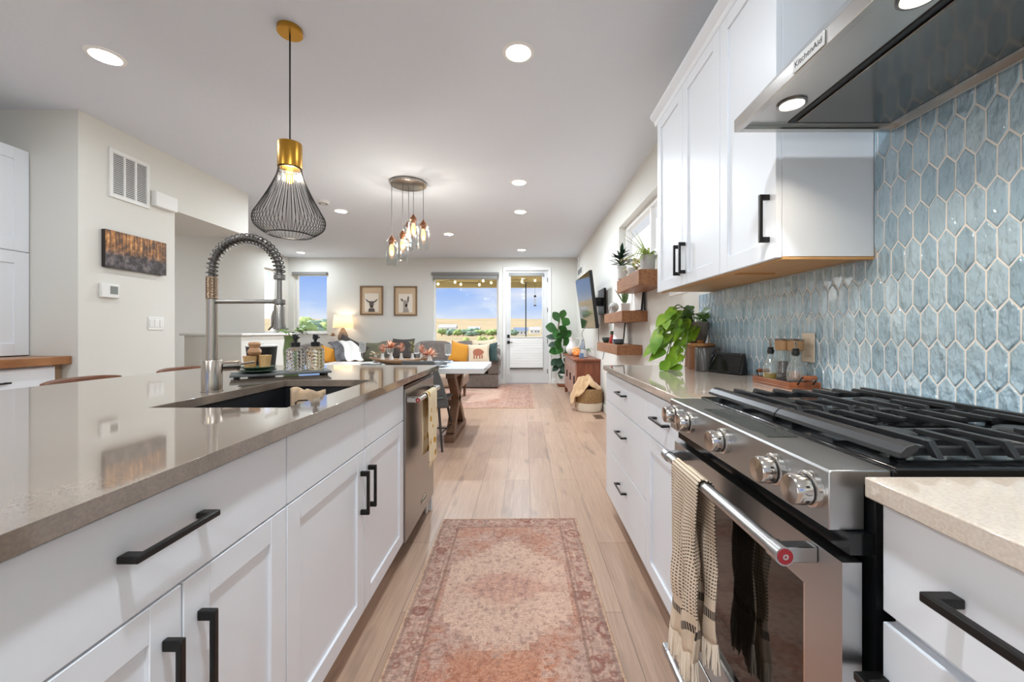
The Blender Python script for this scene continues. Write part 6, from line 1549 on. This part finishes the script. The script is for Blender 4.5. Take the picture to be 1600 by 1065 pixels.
# fiddle-leaf fig
gY = 8.38; gX = PX(872, gY)
fg = thing('fiddle_leaf_fig', 'tall fiddle-leaf fig in a white pot in the corner beside the patio door', 'potted plant', (gX, gY, 0))
obj('pot', MB().lathe([(.10, .06), (.12, .065), (.14, .27), (.13, .27), (.12, .25), (.001, .245)], (gX+.1, gY, 0), 28, cap1=False), M_pot, fg)
obj('pot_stand', MB().lathe([(.10, .0005), (.125, .03), (.125, .0595)], (gX+.1, gY, 0), 24), mat('terracotta', '8d5b3d'), fg)
obj('trunk', MB().tube(cat([(gX+.1, gY, .24), (gX+.06, gY, .6), (gX, gY, 1.0), (gX+.02, gY, 1.35)], 5), .014, 8).tube([(gX+.06, gY, .55), (gX+.05, gY+.04, .9), (gX+.06, gY+.05, 1.2)], .01, 8), mat('fig_trunk', '6b5a45', .8), fg)
M_fig = mat('fig_leaf', '3f7034', .32, vary=('2f5a2a', 5)); M_fig2 = mat('fig_leaf_dark', '2a4430', .4)
def figleaf(mb, bx, by, tx, ty, dY, W, Y=gY):
    a = PT(bx, by, Y); b = PT(tx, ty, Y+dY); d = b-a; mb.leaf(a, d+Vector((0, 0, .12*d.length)), d.length*1.03, W*1.28, .12, .18, 10, 1.35, up=Vector((0, -1, .5)))
mb = MB(); mb2 = MB()
for l in ((875, 504, 863, 486, -.1, .14), (877, 500, 882, 482, -.1, .12), (879, 510, 889, 496, -.12, .16), (872, 516, 852, 510, -.15, .18), (873, 516, 868, 528, -.2, .15), (880, 530, 893, 515, -.1, .13), (876, 522, 884, 508, -.2, .16), (878, 534, 870, 520, -.22, .15), (880, 540, 892, 528, -.2, .15), (878, 545, 866, 532, -.25, .16), (882, 548, 896, 540, -.2, .14), (880, 530, 880, 514, -.25, .14), (876, 548, 858, 550, -.2, .14), (879, 552, 890, 552, -.22, .15), (877, 540, 872, 552, -.2, .14), (883, 535, 894, 536, .1, .13)): figleaf(mb, *l)
for l in ((873, 530, 853, 525, .05, .10), (873, 538, 857, 540, .0, .11), (874, 560, 862, 570, -.1, .12), (876, 558, 872, 572, -.12, .13), (877, 568, 864, 579, -.1, .10), (878, 575, 876, 590, -.15, .10), (879, 575, 886, 588, -.1, .1), (880, 560, 890, 566, -.1, .12), (878, 564, 880, 580, -.12, .11)): figleaf(mb2, *l)
obj('leaves', mb, M_fig, fg); obj('lower_leaves', mb2, M_fig2, fg)

# ---------------------------------------------------------------- outside: porch, terrain, trees, houses
M_soff = mat('porch_soffit', 'b7a877', .7, nbump=(6, .1, .004, (8, .3, 1)))
struct('roof', MB().box(-3.3, 2.6, YF+TW+.02, 11.9, 2.56, 2.75).box(-3.3, 2.6, 11.7, 11.9, 2.42, 2.559), M_soff, smooth=False)
struct('porch_floor', MB().box(-6.2, 2.6, YF+TW+.001, 12.0, -.14, -.02), mat('deck', '8f8478', .8), smooth=False)
pp = obj('porch_post', MB().box(.03-.016, .03+.016, 11.6, 11.635, -.019, 2.555), mat('post_dark', '1f2624', .5), bevel=.003); tag(pp, 'thin dark porch post seen through the patio door', 'post')
sl_t = thing('string_lights', 'string of warm bulbs hanging under the porch roof', 'string lights', (-1, 10.2, 2.5))
M_sb = mat('string_bulb', 'fff0cf', .3, emit='ffdc96', estr=6)
wpts = []
for i, (px, py) in enumerate(((684.5, 443.5), (711, 440.5), (720, 444), (749, 444.5), (755, 438.5), (767.5, 441.5), (815.5, 439.5), (836, 433.5))):
    q = PT(px, py, 10.2+.12*i); q.z = min(q.z, 2.53); wpts += [q+Vector((-.12, 0, .05)), q+Vector((0, 0, .035))]
    obj('bulb', MB().blob(q, .03, 2, (1, 1, 1.2)), M_sb, sl_t)
obj('wire', MB().tube(wpts, .006, 6), M_black, sl_t)
wc = thing('wind_chime', 'small dark wind chime hanging outside the patio door', 'wind chime', PT(836, 478, 10.6))
a, b = PT(836, 438, 10.6), PT(836, 478, 10.6); a.z = 2.558
obj('cord', MB().tube([a, b], .003, 5), M_black, wc); obj('top_disc', MB().lathe([(.03, PZ(464, 10.6)), (.035, PZ(464, 10.6)+.015), (.02, PZ(464, 10.6)+.05)], (b.x, b.y, 0), 16), M_dark, wc)
obj('tubes', MB().cyl((b.x-.025, b.y, b.z+.03), (b.x-.025, b.y, b.z+.2), .006, n=8).cyl((b.x+.025, b.y, b.z+.05), (b.x+.025, b.y, b.z+.2), .006, n=8), M_nick, wc)
obj('clapper', MB().lathe([(.02, b.z), (.045, b.z+.01), (.045, b.z+.02), (.02, b.z+.03)], (b.x, b.y, 0), 16), M_dark, wc)
def tz(x, y):
    if y < 110: z = -2.1
    elif y < 300: z = -2.1+1.2*(y-110)/190
    else: z = -.9+26*((y-300)/560)**1.15
    return z+(.5+.9*(y > 320))*max(0, (y-60)/200)*noise.noise(Vector((x*.006, y*.004, 0)))*2.0
def m_field():
    m = mat('dry_grass', 'c4ad78', 1.0); t = NT(m); tc_ = t.obj((.02, .02, .02)); n = t.noise(tc_, 1.0, 6, .65); n2 = t.noise(t.obj((.004, .03, .02)), 1.3, 4, .6)
    c = t.ramp(n, [(.3, '7a7a54'), (.45, '988a66'), (.6, 'a69472'), (.75, '86825c')]); t.col(t.mix(.4, c, t.ramp(n2, [(.35, '7b8258'), (.6, 'a88a6e')])))
    return m
mb = MB(); ysl = [13, 30, 60, 110, 150, 200, 250, 300, 350, 400, 460, 520, 600, 700, 800, 860, 950]
nx = 44
g = [[mb.bm.verts.new((yy*(-1.05+1.9*i/nx), yy, tz(yy*(-1.05+1.9*i/nx), yy))) for i in range(nx+1)] for yy in ysl]
for a, b in zip(g, g[1:]):
    for i in range(nx): mb.bm.faces.new((a[i], a[i+1], b[i+1], b[i]))
struct('terrain', mb, m_field(), sharp=180)
M_tr = [mat('tree_green', '8fa86a', .9, vary=('768f54', .6)), mat('tree_blue_green', '86a08d', .9, vary=('6f8c79', .5)), mat('tree_light', 'a9bb78', .9, vary=('93a864', .6))]
M_trunk = mat('bark', '6b5a48', .9)
def tree(x, y, h, w, m, label, seed, grp):
    z = tz(x, y); t = thing('tree', label, 'tree', (x, y, z), grp)
    mb = MB(); rnd = random.Random(seed)
    for i in range(6):
        mb.blob((x+rnd.uniform(-.3, .3)*w, y+rnd.uniform(-.2, .2)*w, z+h*rnd.uniform(.32, .74)), w*rnd.uniform(.32, .5), 3, (1, 1, h/w*.55), .55, 2.6, seed+i)
    obj('crown', mb, m, t, sharp=180); obj('trunk', MB().cyl((x, y, z-.2), (x, y, z+h*.5), w*.06, w*.03, 8), M_trunk, t)
k = 0
words = ['tallest', 'wide', 'narrow', 'rounded', 'leaning', 'low', 'pale', 'dark', 'bushy', 'small']
rnd = random.Random(31)
for i in range(9):
    px = 461+6.2*i; Y = 58+9*[0, 5, 2, 7, 1, 6, 3, 8, 4][i]; h = (H0-tz(PX(px, Y), Y)) + (518-rnd.uniform(494, 502))*Y/F
    if i % 2: h = (H0-tz(PX(px, Y), Y)) + (518-rnd.uniform(492, 498))*Y/F
    tree(PX(px, Y), Y, h, rnd.uniform(3.5, 5.2), M_tr[i % 3] if i % 2 == 0 else M_tr[1], 'green tree seen through the narrow far window, %s of nine from its frame edge' % ['first', 'second', 'third', 'fourth', 'fifth', 'sixth', 'seventh', 'eighth', 'ninth'][i], 50+i, 'trees beyond the narrow window')
ordn = ['first', 'second', 'third', 'fourth', 'fifth', 'sixth', 'seventh', 'eighth', 'ninth', 'tenth', 'eleventh', 'twelfth', 'thirteenth', 'fourteenth', 'fifteenth', 'sixteenth', 'seventeenth', 'eighteenth']
pxs = [690, 695, 701, 706, 710, 715, 719, 724, 728, 733, 738, 744, 750, 757, 763, 769, 775, 803]
for i, px in enumerate(pxs):
    Y = 228+11*(i*3 % 5)+rnd.uniform(-1, 1); X = PX(px, Y); tree(X, Y, rnd.uniform(2.8, 4.8), rnd.uniform(3.6, 5.4), M_tr[rnd.choice((0, 1, 1))], 'distant green tree in the row beyond the field, %s counted from the lamp side' % ordn[i], 90+i, 'tree row beyond the field')
for i, (px, py) in enumerate(((728, 528), (750, 529.5), (757, 527), (768, 528))):
    Y = 118+2*i; X = PX(px, Y); tree(X, Y, 1.9+.3*(i % 2), 1.5, M_tr[2], 'young shrub in the dry field, %s from the wide window\'s shade-cord side' % ordn[i], 140+i, 'shrubs in the field')
M_hw = mat('house_white', 'e3e2de', .8); M_hr = mat('house_roof_slate', '6f7f98', .8); M_hr2 = mat('house_roof_grey', 'a7a8a8', .8)
def house(px, Y, w, d, h, mr, label):
    X = PX(px, Y); z = tz(X, Y)-.3; t = thing('house', label, 'house', (X, Y, z), 'houses beyond the field')
    obj('walls', MB().box(X-w/2, X+w/2, Y-d/2, Y+d/2, z, z+h), M_hw, t, smooth=False)
    obj('roof', MB().prism([(Y-d/2-.4, z+h), (Y+d/2+.4, z+h), (Y, z+h+d*.33)], 'x', X-w/2-.4, X+w/2+.4), mr, t, smooth=False)
    for s in (-.3, .05, .3): obj('window', MB().box(X+w*s-.6, X+w*s+.6, Y-d/2-.06, Y-d/2-.005, z+h*.45, z+h*.8), M_hr, t, smooth=False)
house(814, 262, 9, 7, 3.0, M_hr, 'slate-roofed house seen through the patio door glass')
house(836, 300, 8, 7, 3.2, M_hr2, 'white house with grey roof at the hinge side of the patio door view')
house(700, 330, 14, 8, 3.6, M_hr2, 'long pale-roofed house behind the trees, seen through the wide window')
house(741, 320, 9, 7, 3.2, M_hr2, 'pale-roofed house between the trees in the middle of the wide window')
